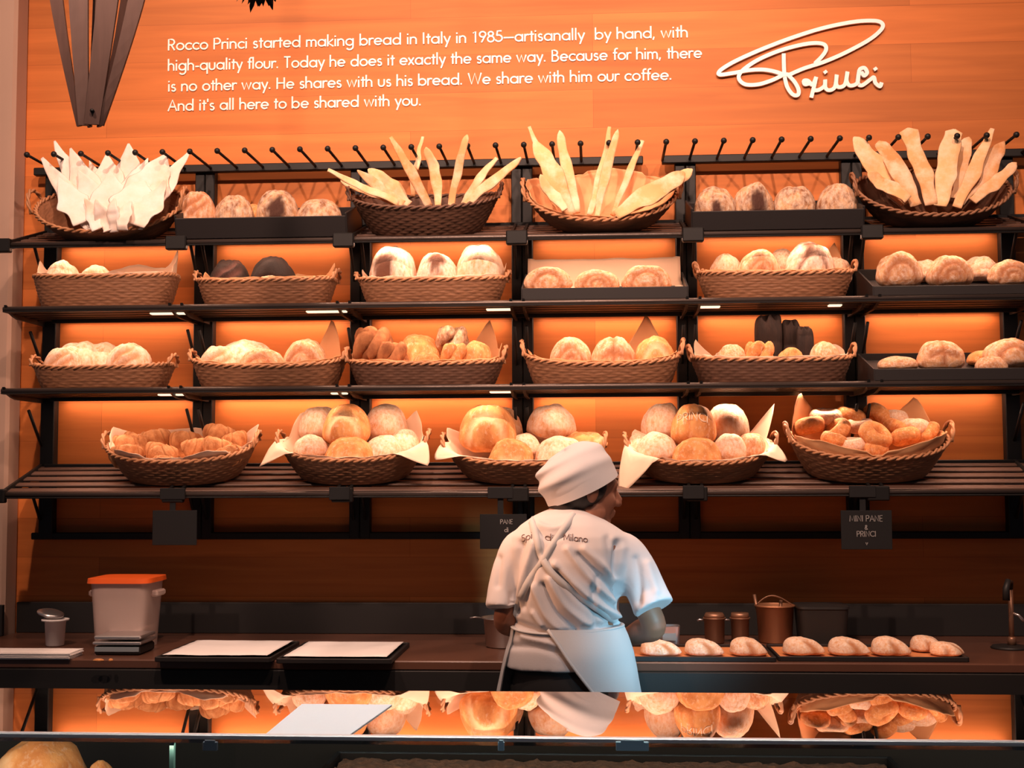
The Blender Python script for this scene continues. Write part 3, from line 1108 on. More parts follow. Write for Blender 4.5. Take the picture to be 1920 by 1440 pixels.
def loaves(rows, where, floorf, group, Y0, ymin=4.60):
    """rows: (px, py_top, width_px, mesh, material, words, options). Ordinals count from the pale column on the wall side."""
    order = sorted(range(len(rows)), key=lambda i: rows[i][0])
    made = [None] * len(rows)
    for rank, i in enumerate(order):
        px, py, wpx, me, mat, words, opt = rows[i]
        Y = opt.get('Y', Y0)
        c = W(px, py, Y)
        sc = F / (Y * math.cos(TH)) * 1.0
        w = wpx / sc
        zf = floorf(Y)
        h = c.z - zf
        hmax = opt.get('hmax', .98) * w
        if h > hmax:
            h, zf = hmax, c.z - hmax
        if h < .25 * w:
            h, zf = .25 * w, c.z - .25 * w
        ry = max(.5 * w / 2, min(opt.get('ry', 1.0) * w / 2, Y - ymin))
        made[i] = put(me, opt.get('name', 'round_loaf'), mat, (c.x, Y, zf), (w / 2, ry, h), opt.get('rz', 0.0),
                      '%s, %s from column side %s' % (words, ORD[rank], where), opt.get('cat', 'bread'), group, opt.get('rot'))
    return made


def slopez(nm):
    zf, zb = SHELF[nm]
    return lambda Y: zf + (zb - zf) * (Y - SY) / .32


TILT = math.atan2(.10, .32)
rs = random.Random(11)
B1 = lambda c='plain', s=0, **k: boule(c, s, **k)
DP = (-.15, -.55, .68, .55)

# ================================================================== second shelf
z2 = SHELF['second'][0] + .010
z3 = SHELF['third'][0] + .010
YB = 4.705


def shelf_basket(label, xa, xb, pyr, z, Ry=.145, **k):
    """Oval basket on a flat shelf, spanning px xa..xb, front rim at pyr."""
    a, b = W(xa, pyr, 4.62), W(xb, pyr, 4.62)
    Rx = (b.x - a.x) / 2
    h = W((xa + xb) / 2, pyr, YB - Ry).z - z
    r = basket(label, ((a.x + b.x) / 2, YB, z), 0, Rx, Ry, Rx * .86, Ry * .84, h, **k)
    return r, Rx, Ry, h


def ll(label, t, tips, **k):
    r, Rx, Ry, h = t
    return liner(label, r, Rx, Ry, Rx * .86, Ry * .84, h, tips, **k)


fl2 = lambda Y: z2 + .026
fl3 = lambda Y: z3 + .026
t = shelf_basket('oval basket of two floury loaves on second shelf beside the pale column', 52, 318, 519, z2, loop=0)
ll('cream paper lining the second-shelf basket beside the pale column', t, [(172, 26, .055, 75), (28, 40, .10, 84), (75, 70, .075, 86)], mat='paper', seed=3)
loaves([(118, 490, 66, B1('plain', 1), 'white_roll', 'floury round loaf', {}), (182, 497, 70, B1('arc', 2), 'white_roll', 'floury round loaf', {}), (255, 515, 74, B1('plain', 3), 'floury', 'low loaf', {'Y': 4.68})],
       'in basket beside the pale column', fl2, 'loaves in the second-shelf column basket', 4.68)

t = shelf_basket('basket of very dark loaves on the second shelf', 362, 620, 527, z2, loop=.04)
ll('kraft paper behind the very dark loaves', t, [(25, 34, .07, 82), (70, 60, .05, 84), (165, 24, .03, 75)], seed=5)
loaves([(432, 487, 82, B1('slash', 4), 'black_crust', 'very dark loaf', {}), (512, 483, 92, B1('mouth', 5), 'black_crust', 'very dark loaf', {}), (505, 516, 58, B1('plain', 6), 'floury', 'small pale loaf', {'Y': 4.62})],
       'in basket of dark loaves', fl2, 'loaves in the dark-loaf basket', 4.70)

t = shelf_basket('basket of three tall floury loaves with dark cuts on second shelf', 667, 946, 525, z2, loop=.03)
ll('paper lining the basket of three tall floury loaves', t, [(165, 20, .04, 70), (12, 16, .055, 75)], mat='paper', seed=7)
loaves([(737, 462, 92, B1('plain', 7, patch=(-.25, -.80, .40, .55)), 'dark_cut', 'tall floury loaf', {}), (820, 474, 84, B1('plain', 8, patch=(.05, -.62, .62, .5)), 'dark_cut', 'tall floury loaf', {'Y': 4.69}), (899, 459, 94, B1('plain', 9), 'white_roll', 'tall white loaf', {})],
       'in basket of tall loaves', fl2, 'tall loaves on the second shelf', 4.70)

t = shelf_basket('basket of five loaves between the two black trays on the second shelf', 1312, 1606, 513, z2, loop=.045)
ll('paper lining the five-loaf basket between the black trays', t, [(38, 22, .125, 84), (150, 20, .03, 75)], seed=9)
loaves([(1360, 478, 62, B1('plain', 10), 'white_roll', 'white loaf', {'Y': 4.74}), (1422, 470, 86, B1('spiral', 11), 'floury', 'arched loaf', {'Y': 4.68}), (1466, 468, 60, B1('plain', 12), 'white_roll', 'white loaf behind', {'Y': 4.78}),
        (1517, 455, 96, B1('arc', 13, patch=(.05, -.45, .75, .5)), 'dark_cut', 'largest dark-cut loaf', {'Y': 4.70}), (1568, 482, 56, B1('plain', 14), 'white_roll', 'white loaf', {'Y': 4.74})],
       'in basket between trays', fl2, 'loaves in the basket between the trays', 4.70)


def wedge_tray(label, xa, xb, pyl, z, depth=.27, lip=.030, tilt=TILT, back=.05):
    """Black display tray sloping to the front; px xa..xb at the front lip whose top is at pyl."""
    yf = SY + .012
    a, b = W(xa, pyl, yf), W(xb, pyl, yf)
    w = b.x - a.x
    r = thing('display_tray', label, 'tray', ((a.x + b.x) / 2, yf, z), group='black sloping bread trays')
    dz = depth * math.tan(tilt)
    ztop = a.z - z
    MB().add([(sx * (w / 2 - .002), y, zz) for sx in (-1, 1) for y, zz in ((0, .004), (depth, .004), (depth, .012 + dz), (0, .012))], [(0, 1, 2, 3), (7, 6, 5, 4), (0, 4, 5, 1), (3, 2, 6, 7), (0, 3, 7, 4), (1, 5, 6, 2)], False).build('sloping_bed', M['tray'], r)
    MB().box((0, -.003, ztop / 2), (w, .008, ztop), bev=.002).build('front_lip', M['tray'], r)
    for sg in (-1, 1):
        x = sg * w / 2
        vs = [(x + e * .003, y, zz) for e in (-1, 1) for y, zz in ((-.005, 0), (depth, 0), (depth, dz + back), (-.005, ztop))]
        MB().add(vs, [(3, 2, 1, 0), (4, 5, 6, 7), (0, 1, 5, 4), (2, 3, 7, 6), (1, 2, 6, 5), (0, 4, 7, 3)], False).build('side_panel', M['tray'], r)
    MB().box((0, depth, (dz + back) / 2), (w, .005, dz + back), bev=.001).build('back_panel', M['tray'], r)
    return r, (lambda Y: z + .013 + (Y - yf) * math.tan(tilt)), w


t = wedge_tray('black tray with paper standing behind three loaves on second shelf', 979, 1289, 541, z2)
r, flb, w = t
m = MB()


def sheet(u, v):
    x = (u - .5) * w * (1.0 if v < .5 else .985)
    q = v
    if q < .45:
        y, z = .004 + .20 * q / .45, .016 + .20 * q / .45 * math.tan(TILT)
    else:
        e = (q - .45) / .55
        y, z = .204 + .035 * e, .016 + .2 * math.tan(TILT) + .105 * e
    z += .006 * noise.noise(Vector((u * 6, v * 3, 2))) + .004 * (abs(u - .5) > .46)
    return Vector((x * .985, y - .012 * math.sin(u * PI * 3) * (v > .6) * .4, z))


m.grid(sheet, 40, 24)
o = m.build('paper_sheet', M['paper'], None, r.location)
o.modifiers.new('thickness', 'SOLIDIFY').thickness = .0008
tag(o, 'cream paper standing up behind three loaves in the black tray', 'paper')
loaves([(1027, 500, 92, B1('arc', 15), 'floury', 'round floury loaf', {}), (1120, 506, 86, B1('spiral', 16), 'floury', 'round floury loaf', {}), (1212, 497, 94, B1('arc', 17), 'floury', 'round floury loaf', {})],
       'in paper-backed tray', flb, 'loaves in the paper-backed tray', 4.64)
t = wedge_tray('black tray of arched loaves at the far end of second shelf', 1637, 1985, 537, z2)
loaves([(1685, 474, 88, B1('arc', 18), 'floury', 'tall arched loaf', {}), (1780, 480, 86, B1('spiral', 19), 'floury', 'arched loaf', {}), (1838, 481, 66, B1('plain', 20), 'white_roll', 'white loaf behind', {'Y': 4.75}), (1893, 488, 80, B1('spiral', 21), 'floury', 'arched loaf', {}), (1735, 488, 60, B1('plain', 27), 'white_roll', 'white loaf behind', {'Y': 4.75})],
       'in far-end tray on second shelf', t[1], 'loaves in the far-end tray of the second shelf', 4.65)

# ================================================================== third shelf
t = shelf_basket('oval basket of four floury loaves on third shelf beside the pale column', 52, 308, 690, z3, loop=.04)
loaves([(120, 652, 80, B1('slash', 22), 'white_roll', 'floury loaf', {'Y': 4.66}), (150, 642, 100, B1('plain', 23), 'white_roll', 'floury loaf', {'Y': 4.74, 'ry': .9}), (196, 644, 92, B1('plain', 24), 'white_roll', 'floury loaf', {'Y': 4.76, 'ry': .8}), (243, 643, 88, B1('slash', 25), 'white_roll', 'floury loaf', {'Y': 4.70})],
       'in third-shelf column basket', fl3, 'loaves in the third-shelf column basket', 4.70)
t = shelf_basket('boat-shaped basket of four floury loaves under the very dark loaves', 352, 638, 688, z3, loop=.045, rise=.035)
ll('kraft paper with one tall corner in basket under the very dark loaves', t, [(44, 22, .175, 88), (80, 60, .03, 84)], seed=13, rise=.035)
loaves([(414, 650, 80, B1('slash', 26), 'white_roll', 'floury loaf', {'Y': 4.68}), (462, 638, 118, B1('plain', 27), 'white_roll', 'long floury loaf', {'Y': 4.76}), (492, 652, 92, B1('arc', 28), 'floury', 'arched loaf', {'Y': 4.65}), (573, 637, 88, B1('arc', 29), 'floury', 'arched loaf', {'Y': 4.70})],
       'in basket under dark loaves', fl3, 'loaves in the basket under the dark loaves', 4.70)
t = shelf_basket('basket of twisted brown rolls and knotted breads on the third shelf', 648, 940, 683, z3, loop=.055, mat='wicker_dark')
ll('crumpled kraft paper in the basket of twisted brown rolls', t, [(42, 26, .165, 86), (64, 26, .11, 84), (10, 20, .06, 80), (170, 20, .03, 70)], seed=17)
loaves([(700, 620, 88, twist(1), 'brown', 'big twisted brown roll', {'hmax': .78, 'name': 'twisted_roll'}), (738, 646, 72, twist(2), 'brown', 'twisted brown roll', {'hmax': .78, 'Y': 4.64, 'name': 'twisted_roll'}), (785, 627, 88, B1('plain', 31), 'golden', 'golden loaf', {'Y': 4.74}), (800, 657, 56, B1('plain', 32), 'golden', 'small golden roll', {'Y': 4.62}),
        (848, 617, 72, twist(3), 'fruit', 'knotted pale roll', {'hmax': .78, 'Y': 4.74, 'name': 'twisted_roll'}), (852, 648, 62, twist(4), 'golden', 'knotted golden roll', {'hmax': .78, 'Y': 4.64, 'name': 'twisted_roll'}), (893, 640, 60, B1('plain', 34), 'golden', 'golden roll', {'Y': 4.68})],
       'in basket of twisted rolls', fl3, 'breads in the twisted-roll basket', 4.70)
t = shelf_basket('boat-shaped basket of three round loaves above the cap of the person', 982, 1278, 684, z3, loop=.06, rise=.045)
ll('kraft paper with one tall triangle behind three round loaves', t, [(56, 24, .185, 86), (165, 22, .02, 70)], seed=19, rise=.045)
loaves([(1070, 634, 80, B1('spiral', 35), 'floury', 'round scored loaf', {}), (1150, 632, 88, B1('cross', 36), 'floury', 'round scored loaf', {}), (1228, 631, 76, B1('arc', 37), 'golden', 'round scored loaf', {})],
       'in boat-shaped basket above the cap', fl3, 'loaves above the cap', 4.68)
t = shelf_basket('basket of chocolate-topped loaves on the third shelf', 1300, 1604, 676, z3, loop=.05, mat='wicker_dark')
ll('pale torn paper in the basket of chocolate-topped loaves', t, [(150, 24, .075, 78), (120, 22, .05, 80), (40, 34, .055, 80), (80, 30, .03, 80)], mat='paper', seed=23)
loaves([(1440, 597, 52, block(1), 'black_crust', 'tall square chocolate loaf', {'Y': 4.74, 'hmax': 2.1, 'name': 'chocolate_loaf'}), (1482, 606, 36, block(2), 'black_crust', 'narrow tall chocolate loaf', {'Y': 4.74, 'hmax': 2.6, 'name': 'chocolate_loaf'}), (1508, 616, 34, block(3), 'black_crust', 'narrow chocolate loaf', {'Y': 4.70, 'hmax': 2.4, 'name': 'chocolate_loaf'}), (1425, 645, 66, twist(6), 'golden', 'orange knotted roll', {'hmax': .78, 'Y': 4.65, 'name': 'twisted_roll'}),
        (1482, 652, 54, B1('plain', 40), 'golden', 'orange roll', {'Y': 4.63}), (1545, 640, 62, B1('plain', 41), 'floury', 'pale roll', {'Y': 4.68}), (1372, 646, 60, B1('plain', 42), 'floury', 'pale roll', {'Y': 4.68})],
       'in chocolate loaf basket', fl3, 'breads in the chocolate loaf basket', 4.70)
t = wedge_tray('black tray of round loaves at the far end of third shelf', 1639, 1985, 692, z3, back=.035)
loaves([(1682, 668, 74, B1('plain', 43), 'floury', 'low flat loaf', {'hmax': .45}), (1763, 639, 90, B1('cross', 44), 'floury', 'round floury loaf', {}), (1842, 657, 56, B1('plain', 45), 'golden', 'golden roll', {'Y': 4.72}), (1858, 668, 60, B1('plain', 46), 'floury', 'pale roll', {'Y': 4.62}), (1891, 636, 96, B1('arc', 47), 'floury', 'biggest round loaf', {'Y': 4.67})],
       'in far-end tray on third shelf', t[1], 'loaves in the far-end tray of the third shelf', 4.65)

# ================================================================== bottom shelf
zb4 = slopez('bottom')


def low_basket(label, xa, xb, pyr, pyb, Ry=.175, tilt=TILT, mat='wicker', **k):
    """Deep basket on the sloping bottom shelf: px xa..xb wide, front rim at pyr."""
    xc = (xa + xb) / 2
    a, b = W(xa, pyr, 4.66), W(xb, pyr, 4.66)
    Rx = (b.x - a.x) / 2
    yc = 4.735
    zc = zb4(yc) + .012
    c, s = math.cos(tilt), math.sin(tilt)
    # height so that the front rim point lands on pyr
    h = .14
    for _ in range(8):
        y, z = -Ry * c - h * s + yc, -Ry * s + h * c + zc
        zt = W(xc, pyr, y).z
        h += (zt - z) / c * .8
    r = basket(label, ((a.x + b.x) / 2, yc, zc), tilt, Rx, Ry, Rx * .74, Ry * .76, h, mat=mat, n=2.3, floor=.03, **k)
    return r, Rx, Ry, h


def ll4(label, t, tips, **k):
    r, Rx, Ry, h = t
    return liner(label, r, Rx, Ry, Rx * .74, Ry * .76, h, tips, n=2.3, floor=.034, **k)


fl4 = lambda Y: zb4(Y) + .05
t = low_basket('deep round basket of dark croissants on the bottom shelf', 197, 474, 868, 920, loop=.045)
ll4('crumpled paper under the croissants', t, [(165, 30, .045, 70), (20, 24, .05, 65), (90, 70, .02, 80), (-60, 26, .03, 60), (-125, 26, .03, 60)], mat='paper', seed=29)
cr = []
for i, (px, py, w, Y, rz) in enumerate([(222, 805, 62, 4.76, .3), (262, 800, 60, 4.80, -.4), (296, 794, 64, 4.82, .2), (352, 797, 64, 4.82, -.1), (408, 785, 62, 4.80, .2), (446, 800, 50, 4.76, .8), (236, 822, 64, 4.66, .5), (298, 820, 56, 4.70, .1), (318, 826, 58, 4.66, -.5), (358, 812, 56, 4.72, 1.2), (410, 808, 62, 4.70, -.2), (432, 826, 56, 4.64, .4), (312, 846, 52, 4.64, 0)]):
    cr.append((min(max(px, 236), 440), py - 4, w * 1.22, croissant(i % 4), 'croissant', 'dark golden croissant', {'Y': Y, 'rz': rz, 'hmax': .72, 'name': 'croissant', 'cat': 'croissant', 'rot': (.5, .25 * math.sin(i * 2.1), rz)}))
loaves(cr, 'in croissant basket', fl4, 'croissants in the deep basket', 4.7)

t = low_basket('deep paper-lined basket of round loaves next to the croissant basket', 524, 796, 866, 920, loop=.045)
ll4('cream paper hanging over both sides of basket next to croissants', t, [(203, 24, .12, -45), (-33, 22, .10, -45), (140, 26, .085, 80), (38, 24, .085, 80)], mat='paper', seed=31)
loaves([(600, 760, 80, B1('plain', 51), 'white_roll', 'white-topped loaf', {'Y': 4.80, 'hmax': .85}), (650, 758, 92, B1('arc', 52), 'golden', 'big golden loaf', {'Y': 4.70, 'hmax': .86}), (723, 758, 84, B1('plain', 53), 'white_roll', 'white-topped loaf', {'Y': 4.80, 'hmax': .85}),
        (583, 815, 66, B1('plain', 54), 'white_roll', 'small white roll', {'Y': 4.66, 'hmax': .7}), (655, 818, 96, B1('mouth', 55), 'golden', 'smooth orange loaf', {'Y': 4.62, 'hmax': .7}), (722, 816, 80, B1('plain', 56), 'white_roll', 'white roll', {'Y': 4.68, 'hmax': .7}), (758, 805, 62, B1('plain', 57), 'white_roll', 'white roll', {'Y': 4.74, 'hmax': .9})],
       'in basket next to croissants', fl4, 'loaves in the basket next to the croissants', 4.7)

t = low_basket('deep paper-lined basket of loaves behind the white cap', 834, 1130, 872, 920, loop=.045)
ll4('cream paper folded over the rim of basket behind the cap', t, [(205, 26, .075, -38), (160, 24, .05, 60), (-50, 26, .03, 40)], mat='paper', seed=37)
loaves([(915, 756, 108, B1('arc', 61), 'golden', 'very big scored loaf', {'Y': 4.72, 'hmax': .86}), (938, 764, 88, B1('plain', 62), 'floury', 'pale loaf behind big loaf', {'Y': 4.83, 'hmax': .9}), (1033, 758, 92, B1('plain', 63), 'white_roll', 'white-topped loaf', {'Y': 4.79, 'hmax': .72}),
        (985, 812, 58, B1('plain', 64), 'white_roll', 'small white roll', {'Y': 4.72, 'hmax': .8}), (958, 822, 86, B1('mouth', 65), 'golden', 'orange loaf with a split', {'Y': 4.62, 'hmax': .75}), (1050, 817, 96, B1('plain', 66), 'white_roll', 'wide white loaf', {'Y': 4.66, 'hmax': .75}), (1088, 810, 60, B1('slash', 67), 'golden', 'long golden loaf', {'Y': 4.76, 'hmax': .6, 'ry': 2.0, 'rz': .9})],
       'in basket behind cap', fl4, 'loaves in the basket behind the cap', 4.7)

t = low_basket('deep paper-lined basket of loaves in front of the face of the person', 1178, 1452, 872, 920, loop=.045)
ll4('cream paper with a long corner hanging near the face', t, [(-147, 24, .19, -66), (-28, 20, .085, -35), (30, 14, .13, 60), (150, 20, .03, 70)], mat='paper', seed=41)
d3 = loaves([(1243, 756, 80, B1('plain', 71), 'white_roll', 'white-topped loaf', {'Y': 4.80, 'hmax': .9}), (1300, 757, 84, B1('plain', 72), 'golden', 'orange loaf with stamped letters', {'Y': 4.70, 'hmax': .95}), (1361, 757, 86, B1('plain', 73), 'white_roll', 'white-topped loaf', {'Y': 4.80, 'hmax': .9}),
             (1230, 812, 78, B1('plain', 74), 'white_roll', 'white roll', {'Y': 4.66, 'hmax': .7}), (1305, 820, 96, B1('plain', 75), 'golden', 'smooth orange loaf', {'Y': 4.61, 'hmax': .75}), (1368, 813, 64, B1('plain', 76), 'white_roll', 'white roll', {'Y': 4.68, 'hmax': .8}), (1408, 812, 58, B1('plain', 77), 'floury', 'small pale roll', {'Y': 4.74, 'hmax': .8}), (1200, 812, 50, B1('plain', 78), 'white_roll', 'small white roll', {'Y': 4.76, 'hmax': .9})],
            'in basket near face', fl4, 'loaves in the basket near the face', 4.7)

t = low_basket('deep basket of small bagels with peaked kraft paper on bottom shelf', 1482, 1782, 862, 905, loop=.055, rise=.03)
ll4('kraft paper with two tall peaks behind the bagels', t, [(140, 26, .145, 84), (48, 24, .12, 84), (-130, 50, .040, 72), (-45, 55, .045, 72)], seed=43, rise=.03)
bg = []
for i, (px, py, w, Y, tl) in enumerate([(1548, 768, 62, 4.80, .2), (1590, 765, 60, 4.82, .3), (1636, 762, 60, 4.80, .9), (1676, 772, 52, 4.80, .3), (1520, 784, 58, 4.74, .2), (1578, 790, 58, 4.72, .8), (1612, 786, 52, 4.76, .2), (1632, 796, 66, 4.66, .75), (1675, 790, 54, 4.74, .5), (1712, 788, 60, 4.74, .2), (1700, 804, 56, 4.68, .3), (1746, 796, 52, 4.74, .7), (1598, 822, 52, 4.64, .2), (1640, 830, 52, 4.63, .2), (1560, 812, 50, 4.65, .3)]):
    bg.append((px, py, w, bagel(i % 4), 'golden' if i % 3 else 'white_roll', 'small golden bagel', {'Y': Y, 'hmax': .48, 'name': 'bagel', 'cat': 'bagel', 'rot': (tl, 0, i)}))
loaves(bg, 'in bagel basket', fl4, 'bagels in the deep basket', 4.7)

# ================================================================== top shelf
zt1 = slopez('top')


def shard(p0, p1, w0, w1, w2, th=.007, nrm=(0, -1, .3), seed=0, bend=.012, tip=.15):
    """A crisp slab of bread from p0 to p1: widths at foot, middle and tip; mesh about p0."""
    p0, p1 = Vector(p0), Vector(p1)
    ax = p1 - p0
    l = ax.length
    ax.normalize()
    nr = Vector(nrm)
    nr = (nr - ax * nr.dot(ax)).normalized()
    sd = ax.cross(nr)
    mb = MB()
    K = 26
    vs, vals = [], []
    prof = [(-1, 0), (-.92, .8), (-.5, 1), (0, 1.05), (.5, 1), (.92, .8), (1, 0), (.92, -.8), (.5, -1), (0, -1.05), (-.5, -1), (-.92, -.8)]
    for i in range(K):
        t = i / (K - 1)
        w = w0 + (w1 - w0) * smooth01(0, .5, t) if t < .5 else w1 + (w2 - w1) * (t - .5) / .5
        if t > 1 - tip:
            w *= math.sqrt(max(.02, 1 - ((t - 1 + tip) / tip) ** 2)) if w2 > .008 else 1
        c = ax * (l * t) + nr * (bend * math.sin(PI * t * 1.3 + seed) + .006 * noise.noise(Vector((t * 5, seed, 0)))) + sd * (.010 * noise.noise(Vector((t * 3.5, seed * 2.3, 5))))
        w *= 1 + .22 * noise.noise(Vector((t * 6, seed * 1.7, 9)))
        for a, b in prof:
            vs.append(c + sd * (a * w) + nr * (b * th * .5 * (1 + .5 * noise.noise(Vector((t * 9, a * 2, seed)))) + .10 * w * a * a))
            vals.append(0.0)
    n = len(prof)
    fs = [(i * n + j, i * n + (j + 1) % n, (i + 1) * n + (j + 1) % n, (i + 1) * n + j) for i in range(K - 1) for j in range(n)]
    fs += [tuple(range(n))[::-1], tuple((K - 1) * n + j for j in range(n))]
    me = mb.add(vs, fs).mesh('bread_slab', M['stick'])
    set_cut(me, vals)
    return me


def top_basket(label, xa, xb, pyr, tilt, Ry, h, mat='wicker', yc=4.70, **k):
    """Basket on the sloping top shelf, tipped further to the front; front rim centre at pyr."""
    xc = (xa + xb) / 2
    a, b = W(xa, pyr - 40, 4.62), W(xb, pyr - 40, 4.62)
    Rx = (b.x - a.x) / 2
    c, s = math.cos(tilt), math.sin(tilt)
    y = -Ry * c - h * s + yc
    z = W(xc, pyr, y).z - (-Ry * s + h * c)
    r = basket(label, ((a.x + b.x) / 2, yc, z), tilt, Rx, Ry, Rx * .70, Ry * .70, h, mat=mat, n=2.1, floor=.02, **k)
    return r, Rx, Ry, h


def slabs(rows, where, mat, name, words, group, cat='bread'):
    order = sorted(range(len(rows)), key=lambda i: rows[i][2])
    for rank, i in enumerate(order):
        bx, by, tx, ty, w0, w1, w2, Yb, Yt, th, tip = rows[i]
        p0, p1 = W(bx, by, Yb), W(tx, ty, Yt)
        me = shard(p0, p1, w0, w1, w2, th, (rs.uniform(-.25, .25), -1, .35), seed=i * 1.37 + bx * .01, tip=tip)
        put(me, name, mat, p0, (1, 1, 1), 0, '%s, tip %s from column side %s' % (words, ORD[rank], where), cat, group)


t = top_basket('tipped round basket of white flatbread sheets beside the pale column', 66, 342, 436, .70, .17, .085, loop=.06, mat='wicker')
P = .5
slabs([(178, 425, 76, 296, .034, .042, .006, 4.54, 4.64, .006, .25), (176, 420, 104, 268, .034, .046, .004, 4.58, 4.70, .006, .4), (190, 425, 136, 280, .040, .056, .004, 4.56, 4.68, .006, .45), (200, 420, 166, 300, .05, .07, .01, 4.60, 4.72, .006, .5), (205, 420, 196, 288, .05, .085, .004, 4.58, 4.70, .006, .55),
       (225, 415, 243, 272, .05, .090, .004, 4.60, 4.73, .006, .55), (235, 420, 280, 300, .05, .08, .01, 4.58, 4.70, .006, .55), (245, 420, 314, 288, .05, .085, .006, 4.56, 4.66, .006, .5), (262, 415, 352, 282, .03, .040, .004, 4.57, 4.66, .006, .4), (160, 420, 108, 330, .04, .055, .012, 4.52, 4.58, .006, .4),
       (190, 428, 150, 318, .05, .065, .010, 4.53, 4.60, .006, .5), (215, 430, 205, 322, .05, .080, .010, 4.54, 4.62, .006, .5), (240, 428, 265, 326, .05, .080, .012, 4.53, 4.60, .006, .5), (255, 425, 310, 335, .05, .060, .012, 4.52, 4.57, .006, .5),
       (185, 432, 158, 372, .022, .026, .010, 4.495, 4.51, .006, .4), (200, 433, 182, 376, .018, .024, .012, 4.49, 4.50, .006, .4), (214, 434, 214, 372, .018, .024, .012, 4.49, 4.50, .006, .4), (232, 433, 240, 374, .018, .026, .012, 4.49, 4.505, .006, .4)],
      'in tipped flatbread basket', 'sheet', 'flatbread_sheet', 'white flatbread sheet', 'flatbread sheets in the tipped basket')

t = top_basket('dark basket of long crisp breads on the top shelf', 657, 934, 391, TILT + .03, .165, .115, mat='wicker_dark', rimmat='wicker_dark', loop=.045)
slabs([(745, 385, 615, 318, .012, .016, .006, 4.60, 4.52, .009, .2), (755, 385, 668, 322, .016, .024, .010, 4.62, 4.58, .009, .25), (765, 385, 692, 318, .022, .040, .020, 4.64, 4.64, .010, .3), (805, 388, 733, 256, .014, .020, .007, 4.62, 4.58, .009, .2), (775, 370, 790, 254, .009, .012, .006, 4.70, 4.74, .008, .2),
       (824, 388, 802, 276, .013, .022, .016, 4.60, 4.60, .009, .12), (842, 388, 878, 254, .012, .016, .012, 4.60, 4.58, .010, .10), (866, 386, 932, 296, .012, .018, .008, 4.62, 4.62, .009, .2), (872, 388, 976, 294, .012, .020, .010, 4.60, 4.56, .010, .2), (738, 384, 640, 335, .012, .02, .01, 4.66, 4.62, .009, .2)],
      'in dark basket', 'stick', 'crisp_breadstick', 'long crisp bread', 'crisp breads in the dark basket')

t = top_basket('tipped basket of tall crisp breads near the middle of top shelf', 986, 1272, 414, .66, .18, .085, loop=.055, rise=.02)
ll_t = t
liner('orange kraft paper in tipped basket of tall crisp breads', t[0], t[1], t[2], t[1] * .7, t[2] * .7, t[3], [(80, 60, .02, 70), (165, 30, .03, 60)], n=2.1, floor=.024, seed=47)
slabs([(1062, 400, 994, 240, .010, .016, .006, 4.56, 4.66, .009, .15), (1070, 402, 1003, 262, .020, .040, .022, 4.53, 4.60, .009, .25), (1080, 402, 1048, 242, .013, .022, .014, 4.56, 4.66, .009, .12), (1106, 405, 1146, 240, .011, .019, .007, 4.54, 4.62, .009, .15), (1118, 405, 1157, 246, .010, .018, .010, 4.53, 4.60, .009, .12),
       (1148, 402, 1206, 263, .009, .013, .008, 4.55, 4.64, .009, .12), (1155, 406, 1284, 322, .018, .040, .026, 4.52, 4.52, .009, .18), (1165, 402, 1298, 318, .012, .030, .018, 4.54, 4.56, .010, .15), (1060, 395, 1012, 330, .012, .022, .014, 4.50, 4.52, .009, .2)],
      'in tipped basket of tall breads', 'stick', 'crisp_breadstick', 'tall crisp bread', 'crisp breads in the tipped basket')

t = top_basket('tipped basket of broad crisp slabs at far end of top shelf', 1604, 1896, 405, .66, .18, .085, loop=.055, rise=.02, mat='wicker_dark', rimmat='wicker')
slabs([(1700, 380, 1596, 262, .024, .050, .028, 4.56, 4.62, .008, .2), (1718, 385, 1650, 262, .022, .036, .028, 4.54, 4.64, .008, .1), (1745, 388, 1706, 238, .022, .030, .032, 4.54, 4.66, .009, .04), (1762, 388, 1788, 246, .022, .036, .034, 4.53, 4.64, .009, .05), (1795, 385, 1862, 244, .016, .026, .008, 4.54, 4.64, .008, .15),
       (1800, 380, 1884, 264, .020, .046, .014, 4.57, 4.66, .008, .2), (1822, 380, 1908, 305, .016, .024, .016, 4.53, 4.56, .008, .12), (1700, 378, 1630, 320, .02, .03, .02, 4.52, 4.54, .008, .2), (1790, 370, 1815, 262, .02, .03, .02, 4.60, 4.72, .008, .12)],
      'in far-end tipped basket', 'stick', 'crisp_slab', 'broad crisp slab', 'crisp slabs in the far-end basket')


def top_tray(label, xa, xb, pyt, pyb):
    yf = 4.545
    a, b = W(xa, pyt, yf), W(xb, pyt, yf)
    zb = W((xa + xb) / 2, pyb, yf).z
    w = b.x - a.x
    H = a.z - zb
    r = thing('display_tray', label, 'tray', ((a.x + b.x) / 2, yf, zt1(yf) + .012), (TILT, 0, 0), 'black top-shelf bread trays')
    H = max(.06, a.z - zt1(yf) - .012)
    D = .30
    MB().box((0, D / 2, .004), (w, D, .008), bev=.001).build('bed', M['tray'], r)
    MB().box((0, 0, H / 2), (w, .008, H), bev=.002).build('front_lip', M['tray'], r)
    MB().box((0, D, H / 2), (w, .008, H), bev=.002).build('back_panel', M['tray'], r)
    for sg in (-1, 1):
        MB().box((sg * w / 2, D / 2, H / 2 + .004), (.008, D, H + .012), bev=.002).build('side_panel', M['tray'], r)
    return r


